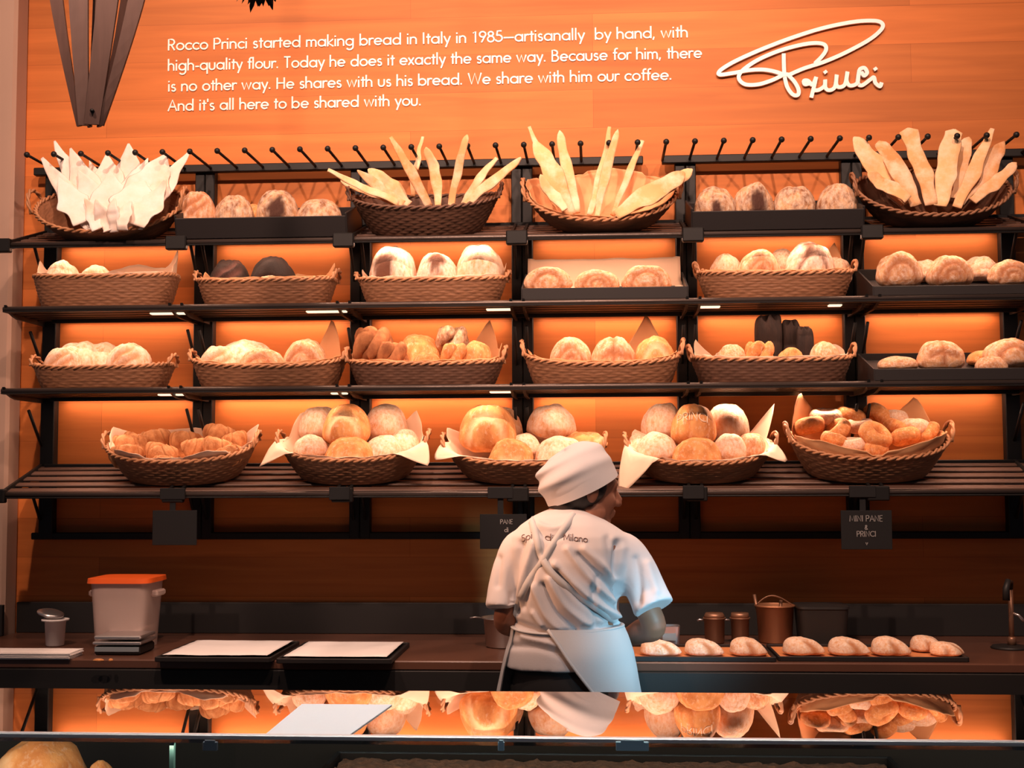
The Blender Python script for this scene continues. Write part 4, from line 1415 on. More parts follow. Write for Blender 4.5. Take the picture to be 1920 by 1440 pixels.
FP = (.1, -.75, .35, .55)
top_tray('black tray of fruited loaves between flatbread and dark basket', 332, 650, 410, 455)
flt = lambda Y: zt1(Y) + .03
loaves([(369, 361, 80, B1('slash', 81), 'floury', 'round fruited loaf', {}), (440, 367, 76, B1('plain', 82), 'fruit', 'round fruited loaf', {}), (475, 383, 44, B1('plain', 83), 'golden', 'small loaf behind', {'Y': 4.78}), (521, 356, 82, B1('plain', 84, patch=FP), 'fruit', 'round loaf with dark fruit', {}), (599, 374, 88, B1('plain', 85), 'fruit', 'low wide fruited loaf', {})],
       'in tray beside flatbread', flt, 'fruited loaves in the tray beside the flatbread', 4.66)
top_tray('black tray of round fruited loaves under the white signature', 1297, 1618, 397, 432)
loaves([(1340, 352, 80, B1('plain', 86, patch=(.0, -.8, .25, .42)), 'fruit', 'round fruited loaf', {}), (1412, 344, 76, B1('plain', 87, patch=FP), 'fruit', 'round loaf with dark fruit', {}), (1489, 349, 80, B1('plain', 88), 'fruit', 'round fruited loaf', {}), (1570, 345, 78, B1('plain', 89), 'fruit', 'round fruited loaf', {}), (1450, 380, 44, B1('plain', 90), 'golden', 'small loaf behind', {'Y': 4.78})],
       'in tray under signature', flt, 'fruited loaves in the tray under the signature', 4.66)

# ------------------------------------------------------------------ things on the counter
CZ = .900


def on(px, py):
    """Point of the counter top seen at a pixel of the photograph."""
    d = FWD + RGT * ((px - CX) / F) - UPV * ((py - CY) / F)
    t = (CZ - CAM.z) / d.z
    return CAM + d * t


# milky tub with an orange lid
c = on(232, 1212)
c.y = 4.52
yaw = 0.0
tb = thing('storage_tub', 'milky plastic storage tub with orange lid on the back counter', 'tub', (W(232, 1212, 4.52).x + .01, 4.52, CZ))
wb, wt, hh = .175, .205, .232
def sq(u, v, a0, a1, z0, z1):
    x, y = supr(2 * PI * u, 7)
    a = a0 + (a1 - a0) * v
    return Vector((x * a / 2, y * a / 2, z0 + (z1 - z0) * v))
m = MB()
m.grid(lambda u, v: sq(u, v, wb, wt, 0, hh), 56, 6, cu=True)
m.grid(lambda u, v: sq(u, v, wb - .006, wt - .006, .004, hh), 56, 6, cu=True, flip=True)
m.grid(lambda u, v: sq(u, v, 0, wb, 0.001, 0.001), 56, 2, cu=True)
m.build('body', M['tub'], tb)
for s in (-1, 1):
    MB().box((s * (wt / 2 + .008), 0, hh - .045), (.026, .09, .022), bev=.006).build('grip', M['tub'], tb)
m = MB()
m.grid(lambda u, v: sq(u, v, wt + .022, wt + .018, hh - .006, hh + .010), 56, 3, cu=True)
m.grid(lambda u, v: sq(u, v, .001, wt + .018, hh + .011, hh + .010), 56, 4, cu=True, flip=True)
m.grid(lambda u, v: sq(u, v, .001, wt + .022, hh - .006, hh - .006), 56, 3, cu=True)
m.build('lid', M['orange'], tb)
m = MB()
m.grid(lambda u, v: sq(u, v, .001, wb - .012, .045 + .03 * u * (1 - u) * 4 * 0, .040) + Vector((0, 0, .030 * smooth01(-.02, .08, sq(u, v, .001, wb - .012, 0, 0).x))), 56, 8, cu=True)
m.grid(lambda u, v: sq(u, v, wb - .012, wb - .012, .005, .040) + Vector((0, 0, .030 * v * smooth01(-.02, .08, sq(u, v, wb - .012, wb - .012, 0, 0).x))), 56, 3, cu=True)
m.build('white_contents', M['flour_pile'], tb)

# kitchen scale in front of the tub
p = on(222, 1228)
sc = thing('kitchen_scale', 'small steel kitchen scale standing in front of orange-lidded tub', 'scale', (p.x, p.y + .06, CZ))
MB().box((0, 0, .016), (.155, .15, .030), bev=.006).build('body', M['black'], sc)
MB().box((0, -.076, .020), (.150, .004, .016), bev=.001).build('display_panel', M['slate'], sc)
MB().box((0, 0, .040), (.165, .16, .010), bev=.003).box((0, 0, .058), (.160, .15, .012), bev=.004).build('weighing_plate', M['steel'], sc)

# white tub with flanged rim and a lid on top
p = on(103, 1211)
wt_ = thing('white_insert', 'white flanged tub with a loose lid near the pale column', 'tub', (p.x, p.y, CZ))
m = MB().lathe([(.001, .001), (.028, .001), (.031, .004), (.036, .086), (.047, .088), (.047, .094), (.034, .094), (.030, .010), (.001, .008)], 36)
m.build('body', M['white'], wt_)
m = MB()
m.ell((0, 0, 0), (.048, .044, .011), 32, 8)
o = m.build('lid', M['steel'], wt_, (-.022, .01, .112), (.15, .22, 0))

# paper stack at the edge
a, b = on(0, 1238), on(133, 1236)
m = MB()
rnd = random.Random(3)
for i in range(9):
    m.box((rnd.uniform(-.004, .004), rnd.uniform(-.004, .004), .0012 + i * .0024), (b.x - a.x + .22, .11, .0021))
tag(m.build('paper_stack', M['white'], loc=((a.x + b.x) / 2 - .11, a.y + .075, CZ)), 'low stack of white papers on counter beside the kitchen scale', 'paper')

# crumbs of bread
for k, (px, w, lb) in enumerate(((182, .036, 'long scrap of bread on the counter edge before kitchen scale'), (205, .014, 'tiny scrap of bread beside the long scrap before kitchen scale'))):
    p = on(px, 1241)
    put(boule('plain', 91 + k), 'bread_scrap', 'golden', (p.x, p.y + .012, CZ), (w / 2, .008, .009), 0, lb, 'bread', 'bread scraps on the counter edge')


def flat_tray(label, pa, pb, pyf, depth, lip=.016, group='black flat trays on the counter', h=.016, inner='tray'):
    a, b = on(pa, pyf), on(pb, pyf)
    w = b.x - a.x
    r = thing('baking_tray', label, 'tray', ((a.x + b.x) / 2, a.y, CZ), group=group)
    MB().box((0, depth / 2, .004), (w, depth, .006), bev=.001).build('base', M[inner], r)
    for nm, c, s in (('front_rim', (0, 0, h / 2), (w, .008, h)), ('back_rim', (0, depth, h / 2), (w, .008, h)), ('side_rim', (-w / 2, depth / 2, h / 2), (.008, depth, h)), ('side_rim', (w / 2, depth / 2, h / 2), (.008, depth, h))):
        MB().box(c, s, bev=.002).build(nm, M['tray'], r)
    return r, w


for k, (pa, pb, pyf, lb) in enumerate(((292, 508, 1241, 'black tray with white paper next to the kitchen scale'), (520, 733, 1244, 'black tray with white paper nearer the person'))):
    r, w = flat_tray(lb, pa, pb, pyf, .40)
    m = MB().grid(lambda u, v: Vector(((u - .5) * (w - .03), .02 + v * .37, .020 + .002 * noise.noise(Vector((u * 4, v * 5, k * 3))))), 16, 20)
    o = m.build('parchment_sheet', M['white'], None, r.location)
    o.modifiers.new('thickness', 'SOLIDIFY').thickness = .0008
    tag(o, ('white parchment on the black tray next to the kitchen scale', 'white parchment on the black tray nearer the person')[k], 'paper', 'parchment sheets on the flat trays')

M['copper_paper'] = simple('orange_brown_paper', (0.70, 0.27, 0.10, 1), .6)
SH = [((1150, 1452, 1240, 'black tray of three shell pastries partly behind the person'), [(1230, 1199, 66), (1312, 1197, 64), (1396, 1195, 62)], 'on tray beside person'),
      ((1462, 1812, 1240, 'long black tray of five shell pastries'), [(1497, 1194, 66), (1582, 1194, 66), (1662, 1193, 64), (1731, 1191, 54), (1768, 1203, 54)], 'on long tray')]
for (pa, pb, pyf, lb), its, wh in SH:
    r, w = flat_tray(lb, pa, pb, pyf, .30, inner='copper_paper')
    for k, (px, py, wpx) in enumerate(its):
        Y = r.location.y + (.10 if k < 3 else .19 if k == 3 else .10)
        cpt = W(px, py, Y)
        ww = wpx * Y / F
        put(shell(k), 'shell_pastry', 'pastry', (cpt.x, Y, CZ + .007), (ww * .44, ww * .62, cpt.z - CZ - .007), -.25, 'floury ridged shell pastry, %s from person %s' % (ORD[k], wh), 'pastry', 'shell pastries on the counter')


def cyl_item(name, label, cat, px, pyb, r0, r1, h, mat, extra=None, group=None):
    p = on(px, pyb)
    r = thing(name, label, cat, (p.x, p.y, CZ), group=group)
    prof = [(.001, .001), (r0 - .003, .001), (r0, .004), (r1, h - .004), (r1 + .004, h - .002), (r1 + .004, h + .002), (r1 - .003, h + .001), (r0 - .004, .010), (.001, .008)]
    MB().lathe(prof, 40).build('body', M[mat], r)
    return r


for k, (px, lb) in enumerate(((1340, 'dim brown jar with side handle behind the shell pastries, beside steel box'), (1388, 'dim brown jar behind shell pastries, beside the copper bucket'))):
    r = cyl_item('dark_jar', lb, 'jar', px, 1206, .034 - .004 * k, .036 - .004 * k, .088, 'bronze', group='dim jars behind the pastries')
    MB().lathe([(.001, .088), (.034 - .004 * k, .088), (.036 - .004 * k, .096), (.030, .106), (.001, .106)], 32).build('lid', M['bronze'], r)
    MB().tube([(-.034, 0, .080), (-.052, 0, .082), (-.060, 0, .078)], .004, 8).build('handle', M['steel'], r)
r = cyl_item('bucket', 'copper coloured bucket with bright rim behind the shell pastries', 'bucket', 1454, 1204, .058, .066, .128, 'copper')
m = MB()
m.tube([(.068 * math.cos(a), .068 * math.sin(a), .128) for a in [2 * PI * i / 40 for i in range(40)]], .004, 8, closed=True)
m.build('rim', M['copper'], r)
m = MB()
m.tube([(-.066 + .132 * t, 0, .128 + .045 * math.sin(PI * t) * (1 - .5 * t)) for t in [i / 16 for i in range(17)]], .0025, 6)
m.build('handle', M['bronze'], r)
for k, (dx, lean) in enumerate(((-.045, -.16), (.01, .1))):
    MB().tube([(dx, .01, .02), (dx + lean * .15, .02, .165 - .02 * k)], [.005, .006], 8).build('utensil_handle', M['bronze'], r)
p = on(1540, 1206)
bx = thing('black_bin', 'black rounded bin standing behind the long tray of pastries', 'bin', (p.x, p.y, CZ))
m = MB()
m.grid(lambda u, v: sq(u, v, .150, .172, 0, .128), 56, 5, cu=True)
m.grid(lambda u, v: sq(u, v, .001, .15, 0, 0), 56, 2, cu=True)
m.build('body', M['black'], bx)
m = MB()
m.grid(lambda u, v: sq(u, v, .178, .176, .126, .134), 56, 3, cu=True)
m.grid(lambda u, v: sq(u, v, .001, .176, .140, .134), 56, 4, cu=True, flip=True)
m.build('lid', M['black'], bx)
p = on(1254, 1210)
sb = thing('steel_box', 'small steel box with grey label beside the elbow of the person', 'box', (p.x, p.y, CZ))
m = MB()
m.grid(lambda u, v: sq(u, v, .068, .078, 0, .068), 48, 4, cu=True)
m.grid(lambda u, v: sq(u, v, .062, .072, .004, .068), 48, 4, cu=True, flip=True)
m.grid(lambda u, v: sq(u, v, .001, .07, .003, .003), 48, 2, cu=True)
m.build('body', M['steel'], sb)
MB().box((0, -.0372, .034), (.046, .002, .026), rot=(-.07, 0, 0)).build('label_plate', M['slate'], sb)
p = on(945, 1214)
pn = thing('steel_pan', 'steel pan with bright rim half hidden behind the person', 'pan', (p.x, p.y + .02, CZ))
MB().lathe([(.001, .001), (.060, .001), (.064, .004), (.072, .096), (.080, .098), (.080, .102), (.068, .100), (.060, .010), (.001, .008)], 44).build('body', M['steel'], pn)
MB().tube([(-.076, 0, .098), (-.10, -.01, .102), (-.118, -.015, .100)], [.006, .006, .005], 8, flat=.5).build('handle', M['steel'], pn)

# tap
p = on(1893, 1216)
tp = thing('water_tap', 'dark bronze water tap on round base at the far end of counter', 'tap', (p.x, p.y, CZ))
MB().lathe([(.001, .0), (.060, .0), (.062, .004), (.055, .010), (.022, .012), (.001, .013)], 36).build('base_plate', M['black'], tp)
m = MB().tube([(.008, 0, .01), (.008, 0, .20)], .0085, 14)
m.lathe([(.001, .01), (.014, .01), (.014, .034), (.010, .040), (.001, .040)], 20, (.008, 0, 0))
m.build('column', M['bronze'], tp)
MB().tube([(.008, 0, .20), (.006, -.01, .222), (-.008, -.03, .228), (-.018, -.04, .205), (-.019, -.042, .165)], [.009, .010, .010, .011, .012], 12).build('spout', M['black'], tp)
MB().tube([(.012, 0, .120), (.030, -.01, .112), (.045, -.015, .092)], [.005, .005, .006], 10).build('lever', M['steel'], tp)

# ------------------------------------------------------------------ chalkboard signs on the bottom shelf front
for k, (xa, xb, ya, yb, rows, lb) in enumerate((
        (287, 369, 957, 1022, [], 'blank black sign hanging under the croissant basket'),
        (900, 988, 964, 1029, [('PANE', .0, .20), ('di', .30, .20)], 'black chalk sign hanging beside the shoulder of the person'),
        (1576, 1673, 957, 1030, [('MINI PANE', .0, .24), ('&', .27, .18), ('PRINCI', .5, .22), ('v', .78, .16)], 'black chalk sign hanging under the bagel basket'))):
    a, b = W(xa, ya, SY - .02), W(xb, yb, SY - .02)
    w, h = b.x - a.x, a.z - b.z
    r = thing('chalk_sign', lb, 'sign', ((a.x + b.x) / 2, SY - .022, a.z), group='chalk signs on the bottom shelf')
    MB().box((0, 0, -h / 2), (w, .005, h), bev=.001).build('board', M['board'], r)
    top = SHELF['bottom'][0] - a.z
    m = MB().box((-.01, .004, top + .002), (.088, .016, .040), bev=.002)
    m.box((-.01, .006, (top + 0) / 2), (.02, .004, abs(top) + .01))
    m.build('clip', M['board'], r)
    if rows:
        m = MB()
        for txt, oy, th in rows:
            st, tw = text_strokes(txt)
            hh = h * th * .62
            kx = min(hh * 1.0, w * .66 / tw)
            for q in st:
                m.ribbon([((x - tw / 2) * kx + (.012 if k == 1 else 0), -h * (.28 + oy * .78) + y * hh) for x, y in q], .0011, .0006, lambda x, y, d: (x, -.0026 - d, y))
        m.build('chalk_text', M['chalk'], r)
p = W(637, 922, SY - .02)
for px in (637, 1300):
    p = W(px, 922, SY - .02)
    tag(MB().box((0, 0, 0), (.072, .016, .046), bev=.002).build('sign_clip', M['board'], None, (p.x, SY - .022, SHELF['bottom'][0] + .002)),
        'bare black clip on bottom shelf rod under ' + ('the basket next to croissants' if px == 637 else 'basket near the face'), 'clip', 'bare sign clips on the bottom shelf')

# ------------------------------------------------------------------ hanging pieces at the top edge
HY = 3.20
p0 = W(172, 236, HY)
hb = thing('hanging_straps', 'bundle of dark brown straps hanging point down by the wall lettering', 'hanging ornament', (p0.x, HY, p0.z))
for k, (bx, tx, w0, w1, dy, br) in enumerate(((149, 114, 12, 28, .0, -6), (159, 152, 18, 36, -.004, -2), (165, 175, 10, 14, .012, 0), (176, 204, 27, 40, -.012, 3), (183, 226, 10, 24, .010, 5), (189, 247, 10, 30, -.002, 8))):
    a, b = W(bx, 236, HY), W(tx, 0, HY)
    K = 14
    vs = []
    for i in range(K):
        t = i / (K - 1) * 1.9
        x = (a.x + (b.x - a.x) * t + br * .0018 * math.sin(min(t, 1.9) / 1.9 * PI)) - p0.x
        if t > 1.0:
            x = x * (1 - .9 * smooth01(1.0, 1.9, t))
        z = (b.z - p0.z) * t
        w = (w0 + (w1 - w0) * min(t, 1)) * .00066
        if t > 1:
            w *= 1 - .6 * smooth01(1.2, 1.9, t)
        y = dy * (1 + .6 * math.sin(t / 1.9 * PI))
        for sx, sy in ((-1, -1), (1, -1), (1, 1), (-1, 1)):
            vs.append((x + sx * w, y + sy * .004 + sx * .004 * (k % 2 * 2 - 1), z))
    fs = [(i * 4 + j, i * 4 + (j + 1) % 4, i * 4 + 4 + (j + 1) % 4, i * 4 + 4 + j) for i in range(K - 1) for j in range(4)] + [(3, 2, 1, 0), tuple((K - 1) * 4 + j for j in range(4))]
    MB().add(vs, fs, False).build('strap', M['strap'], hb)
MB().tube([(W(170, 212, HY - .03).x - p0.x, -.024, W(170, 212, HY).z - p0.z), (W(170, 212, HY - .03).x - p0.x, .03, W(170, 212, HY).z - p0.z)], .005, 10).build('pin', M['metal'], hb)
zt = (W(170, 0, HY).z - p0.z) * 1.9
MB().tube([(0, 0, zt - .05), (0, 0, 4.30 - p0.z)], .006, 8).build('cord', M['metal'], hb)

p1 = W(490, -4, HY)
hd = thing('hanging_dry_bunch', 'dark ragged dried bunch whose tip hangs in above the lettering', 'hanging ornament', (p1.x, HY, p1.z))
rnd = random.Random(8)
m = MB()
for k in range(160):
    a = rnd.uniform(0, 2 * PI)
    r = rnd.uniform(0, 1) ** .6 * .052
    z0 = .012 + (r / .052) ** 2 * .010 + rnd.uniform(0, .35) ** 1.6
    c = Vector((r * math.cos(a), r * math.sin(a), z0))
    l = rnd.uniform(.02, .05)
    d = Vector((math.cos(a) * .5, math.sin(a) * .5, -.8)).normalized() * l
    s = Vector((-math.sin(a), math.cos(a), rnd.uniform(-.4, .4))).normalized() * .008
    n = Vector((math.cos(a), math.sin(a), .4)) * .002
    m.add([c - s, c + s, c + d * .6 + s * .8, c + d, c + d * .6 - s * .8, c + d * .5 + n * 3], [(0, 1, 5), (1, 2, 5), (2, 3, 5), (3, 4, 5), (4, 0, 5), (0, 4, 3, 2, 1)], False)
m.ell((0, 0, .30), (.052, .052, .29), 20, 12)
m.build('leaves', M['dry'], hd)
MB().tube([(0, 0, .5), (0, 0, 4.30 - p1.z)], .005, 8).build('cord', M['metal'], hd)

# ------------------------------------------------------------------ breads inside the display case
for px, py, w, s, lb in ((78, 1381, 172, 95, 'large round fruited loaf under the glass at the display case corner'), (188, 1426, 62, 96, 'small round roll beside the large loaf in the display case')):
    Y = 1.93
    c = W(px, py, Y)
    ww = w * Y / F
    put(boule('plain', s, patch=(-.55, -.6, .5, .4)), 'round_loaf', 'golden', (c.x, Y, 1.008), (ww / 2, ww / 2, c.z - 1.008), 0, lb, 'bread')

# ------------------------------------------------------------------ the person
def loft(m, rings, cap=True):
    n = len(rings[0])
    vs = [p for r in rings for p in r]
    fs = [(i * n + j, i * n + (j + 1) % n, (i + 1) * n + (j + 1) % n, (i + 1) * n + j) for i in range(len(rings) - 1) for j in range(n)]
    if cap:
        fs += [tuple(range(n))[::-1], tuple((len(rings) - 1) * n + j for j in range(n))]
    m.add(vs, fs)


def ring(cx, cy, cz, w, d, n=36, e=2.3, tx=0.0, ty=0.0):
    out = []
    for i in range(n):
        x, y = supr(2 * PI * i / n, e)
        out.append(Vector((cx + x * w, cy + y * d, cz + tx * x * w + ty * y * d)))
    return out


def limb(m, pts, rad, n=18, caps=True):
    """Tapering limb through joints with rounded ends."""
    P = catmull([tuple(p) for p in pts], 6)
    R = [v[0] for v in catmull([(r,) for r in rad], 6)]
    m.tube(P, R, n)
    if caps:
        m.ell(P[0], (R[0],) * 3, 16, 10)
        m.ell(P[-1], (R[-1],) * 3, 16, 10)


def remesh(m, name, voxel, it=3, factor=.5):
    tmp = m.build('tmp', None)
    md = tmp.modifiers.new('r', 'REMESH')
    md.mode = 'VOXEL'
    md.voxel_size = voxel
    md.use_smooth_shade = True
    sm = tmp.modifiers.new('s', 'SMOOTH')
    sm.iterations = it
    sm.factor = factor
    dg = bpy.context.evaluated_depsgraph_get()
    me = bpy.data.meshes.new_from_object(tmp.evaluated_get(dg))
    me.name = name
    old = tmp.data
    bpy.data.objects.remove(tmp)
    bpy.data.meshes.remove(old)
    for p in me.polygons:
        p.use_smooth = True
    return me


YP = 3.965
per = thing('person', 'person in white cap, white shirt and pale apron, back turned, working at the counter', 'person', (W(1070, 1240, YP).x, YP, 0))
OR = Vector(per.location)


def mobj(name, me, mat, parent=per):
    me.materials.clear()
    me.materials.append(M[mat])
    for v in me.vertices:
        v.co -= OR
    o = bpy.data.objects.new(name, me)
    COL.objects.link(o)
    o.parent = parent
    return o


def TR(py, l, r, d, yc):
    a, b = W(l, py, yc), W(r, py, yc)
    return ((a.x + b.x) / 2, yc, (a.z + b.z) / 2, (b.x - a.x) / 2, d)


TORSO = [TR(952, 1034, 1088, .058, 4.025), TR(958, 1020, 1104, .076, 4.018), TR(968, 1000, 1124, .098, 4.005), TR(984, 976, 1150, .116, 3.99), TR(1004, 958, 1180, .128, 3.98), TR(1024, 952, 1192, .134, 3.975), TR(1052, 953, 1188, .138, 3.97),
         TR(1090, 955, 1176, .138, 3.965), TR(1130, 961, 1165, .134, 3.965), TR(1165, 964, 1163, .128, 3.965), TR(1182, 962, 1170, .132, 3.965), TR(1215, 952, 1180, .142, 3.965), TR(1248, 946, 1184, .146, 3.965)]


def at_px(px, py, y):
    return W(px, py, y)


Rsh, Rel, Rwr, Rhd = at_px(1162, 1036, 3.985), at_px(1226, 1172, 3.95), at_px(1176, 1196, 4.10), at_px(1150, 1200, 4.17)
Lsh, Lel, Lwr, Lhd = at_px(982, 1034, 3.985), at_px(948, 1160, 3.96), at_px(978, 1186, 4.11), at_px(1000, 1190, 4.18)

# ---- body: one continuous surface
b = MB()
loft(b, [ring(c[0], c[1], c[2], c[3] * .86, c[4] * .84) for c in TORSO])
for sh, el, wr in ((Rsh, Rel, Rwr), (Lsh, Lel, Lwr)):
    limb(b, [sh, sh.lerp(el, .5), el, el.lerp(wr, .45), wr], [.046, .040, .037, .037, .027])


def hand(m, wr, d, nrm, thumb_side):
    """Palm and five bent fingers closing on something small; d = direction of the hand, nrm = back of the hand."""
    d, nrm = d.normalized(), (nrm - d * nrm.dot(d.normalized())).normalized()
    s = d.cross(nrm) * thumb_side
    c = wr + d * .045
    R = Matrix((d, s, nrm)).transposed()
    m.ell(c, (.052, .042, .018), 18, 12, R)
    for k, (off, l) in enumerate(((.030, .070), (.010, .078), (-.011, .072), (-.030, .056))):
        p0 = wr + d * .078 + s * off
        p1 = p0 + d * l * .42 - nrm * l * .10
        p2 = p1 + d * l * .25 - nrm * l * .28
        p3 = p2 + d * l * .04 - nrm * l * .26
        m.tube([p0 - d * .02, p0, p1, p2, p3], [.0095, .0095, .0088, .0080, .0065], 10)
        m.ell(p3, (.0065,) * 3, 10, 6)
    t0 = wr + d * .030 + s * .032
    t1 = t0 + d * .028 + s * .022 - nrm * .012
    t2 = t1 + d * .026 + s * .004 - nrm * .016
    m.tube([t0 - d * .012 - s * .012, t0, t1, t2], [.013, .012, .010, .0075], 10)
    m.ell(t2, (.0075,) * 3, 10, 6)


hand(b, Rwr, Vector((-.55, .80, -.12)), Vector((.25, -.05, 1)), -1)
hand(b, Lwr, Vector((.45, .85, -.12)), Vector((-.25, -.05, 1)), 1)
# legs and feet
hipz = TORSO[-1][2]
for s in (-1, 1):
    hx = OR.x + .005 + s * .085
    limb(b, [(hx, YP, hipz), (hx + s * .005, YP - .01, .66), (hx + s * .01, YP, .47), (hx + s * .01, YP + .012, .28), (hx + s * .012, YP + .02, .085)], [.088, .074, .054, .050, .034])
    b.ell((hx + s * .018, YP - .055 + .12, .040), (.043, .125, .036), 18, 10)
# head
hc = W(1097, 918, 4.04)
HS = 1.08
fd = Vector((.92, .39, 0)).normalized()
pitch = math.radians(9)
up = Vector((0, 0, 1))
f3 = (fd * math.cos(pitch) - up * math.sin(pitch)).normalized()
r3 = fd.cross(up).normalized()
u3 = r3.cross(f3).normalized()
HR = Matrix((r3, f3, u3)).transposed()


def hd_(x, y, z):
    return hc + HR @ Vector((x, y, z)) * HS


def hell(m, c, r, n=24, k=16):
    m.ell(hd_(*c), tuple(q * HS for q in r), n, k, HR)


hell(b, (0, -.008, .030), (.074, .090, .074))
hell(b, (0, .030, -.022), (.060, .062, .084))
hell(b, (0, .052, .022), (.054, .040, .040))
hell(b, (0, .060, -.082), (.032, .030, .026))
for s in (-1, 1):
    hell(b, (s * .034, .058, -.024), (.024, .026, .026))
    hell(b, (s * .052, .018, -.062), (.018, .034, .026))
    hell(b, (s * .077, -.008, -.008), (.010, .019, .031))
    hell(b, (s * .083, -.014, -.004), (.006, .014, .024))
b.tube([hd_(0, .080, .022), hd_(0, .094, .002), hd_(0, .108, -.018)], [.010, .012, .0145], 12)
hell(b, (0, .105, -.024), (.015, .014, .011))
for s in (-1, 1):
    hell(b, (s * .013, .096, -.026), (.009, .011, .009))
hell(b, (0, .089, -.050), (.022, .012, .008))
hell(b, (0, .087, -.061), (.020, .012, .008))
limb(b, [hd_(0, -.030, -.035), hd_(0, -.034, -.075), Vector((TORSO[1][0], TORSO[1][1], TORSO[1][2] - .03))], [.056, .055, .066])
body = mobj('body', remesh(b, 'body', .0052, 3), 'skin')
for s in (-1, 1):
    m = MB()
    m.ell(hd_(s * .030, .066, .006) - OR, (.0120, .0110, .0100), 16, 10, HR)
    m.build('eye', M['eye'], per)

# ---- hair
m = MB()
hell(m, (0, -.024, .008), (.0805, .088, .088), 32, 22)
hell(m, (0, -.060, -.052), (.056, .040, .040), 24, 14)
for s in (-1, 1):
    hell(m, (s * .066, .022, .012), (.012, .016, .034))
mobj('hair', remesh(m, 'hair', .006, 2), 'hair')

# ---- cap
q = math.radians(25)
e1 = (fd * math.cos(q) + up * math.sin(q)).normalized()
e3 = (-fd * math.sin(q) + up * math.cos(q)).normalized()
e2 = e3.cross(e1)
HC = W(1091, 914, 4.04) + e3 * .002


def capp(a, t, off=0.0):
    r = math.cos(min(t, 1) * PI / 2) ** .62
    x, y = math.cos(a), math.sin(a)
    back = max(0, -x)
    bul = 1 + (.09 + .10 * back) * math.sin(PI * t)
    wr = .075 * math.sin(t * 15 + 3.0 * y + 1.3 * x) * smooth01(.10, .3, t) * (1 - smooth01(.80, 1, t)) * (.35 + .65 * back)
    A, B_ = .117 + off, .102 + off
    h = .126 * math.sin(t * PI / 2) ** .85 * (1 + .05 * x)
    rr = r * bul * (1 + wr)
    return HC + e1 * (A * rr * x) + e2 * (B_ * rr * y) + e3 * h - OR


m = MB()
m.grid(lambda u, v: capp(2 * PI * u, v), 64, 40, cu=True)
cap = m.build('cap', M['cloth'], per)
m = MB()
m.grid(lambda u, v: capp(2 * PI * u, 0, .003) + e3 * (-.010 + .036 * v) + (capp(2 * PI * u, .18 * v, .003) - capp(2 * PI * u, 0, .003)) * 0, 64, 5, cu=True)
m.grid(lambda u, v: capp(2 * PI * u, 0, -.002) + e3 * (-.010 + .036 * v), 64, 5, cu=True, flip=True)
m.build('cap_band', M['cloth'], cap)

# ---- shirt
m = MB()
loft(m, [ring(*c[:5]) for c in TORSO])


def sleeve(pts, rad):
    limb(m, pts, rad, 22, True)


lim = []
sl = [([(1000, 1022), (974, 1030), (955, 1064), (944, 1104), (941, 1128)], [.056, .056, .050, .046, .046], 3.985), ([(1146, 1030), (1170, 1038), (1192, 1070), (1212, 1108), (1221, 1128)], [.056, .062, .062, .060, .060], 3.975)]
for pts, rad, yc in sl:
    P = [W(a, b_, yc + .0 - .012 * i) for i, (a, b_) in enumerate(pts)]
    m.tube(catmull([tuple(p) for p in P], 6), [v[0] for v in catmull([(r,) for r in rad], 6)], 22)
    # open, flared hem
    d = (P[-1] - P[-2]).normalized()
    m.tube([P[-1] - d * .01, P[-1] + d * .012, P[-1] + d * .022], [rad[-1], rad[-1] * 1.04, rad[-1] * 1.03], 22)
    m.ell(P[0], (rad[0],) * 3, 18, 12)
me = remesh(m, 'shirt', .0060, 4)
# cloth folds: ridges and hollows along lines over the back
FOLD = [([(1040, 1058), (1080, 1098), (1120, 1132), (1160, 1160)], .010, .011), ([(1046, 1072), (1090, 1122), (1135, 1158), (1165, 1175)], -.010, .011), ([(1030, 1085), (1060, 1135), (1105, 1172)], .010, .011), ([(1018, 1096), (1044, 1146), (1080, 1178)], -.010, .010),
        ([(1000, 1100), (1022, 1150), (1050, 1182)], .009, .011), ([(1085, 1040), (1120, 1075), (1152, 1112)], -.009, .011), ([(1095, 1030), (1135, 1065), (1158, 1092)], .008, .012), ([(1064, 1030), (1100, 1078), (1150, 1128)], .009, .011),
        ([(1160, 1020), (1158, 1060), (1162, 1110), (1166, 1150)], -.016, .014), ([(1140, 1010), (1146, 1050), (1150, 1080)], -.006, .012), ([(975, 1020), (962, 1070), (960, 1120), (963, 1150)], -.013, .013), ([(1000, 1020), (985, 1070), (972, 1120)], .008, .012),
        ([(1010, 1040), (994, 1090), (980, 1140)], -.008, .011), ([(1010, 1000), (1030, 1010), (1055, 1004)], -.005, .009), ([(1010, 985), (1035, 992), (1062, 985)], .005, .009), ([(1195, 1050), (1200, 1090), (1198, 1130)], -.007, .013), ([(1215, 1060), (1232, 1110)], .006, .013), ([(932, 1050), (930, 1100)], -.006, .012),
        ([(1120, 1085), (1110, 1130), (1118, 1168)], -.006, .010), ([(1000, 1150), (1015, 1172)], .007, .010), ([(965, 1172), (1040, 1186), (1110, 1178), (1166, 1172)], -.010, .010), ([(980, 1196), (1030, 1205), (1080, 1215)], .006, .010), ([(960, 1215), (1010, 1212), (1070, 1232)], -.006, .010)]
FW_ = []
for pts, amp, wd in FOLD:
    FW_.append(([(W(a, c, 3.85).x, W(a, c, 3.85).z) for a, c in catmull(pts, 5)], amp, wd))
nrm = [v.normal.copy() for v in me.vertices]
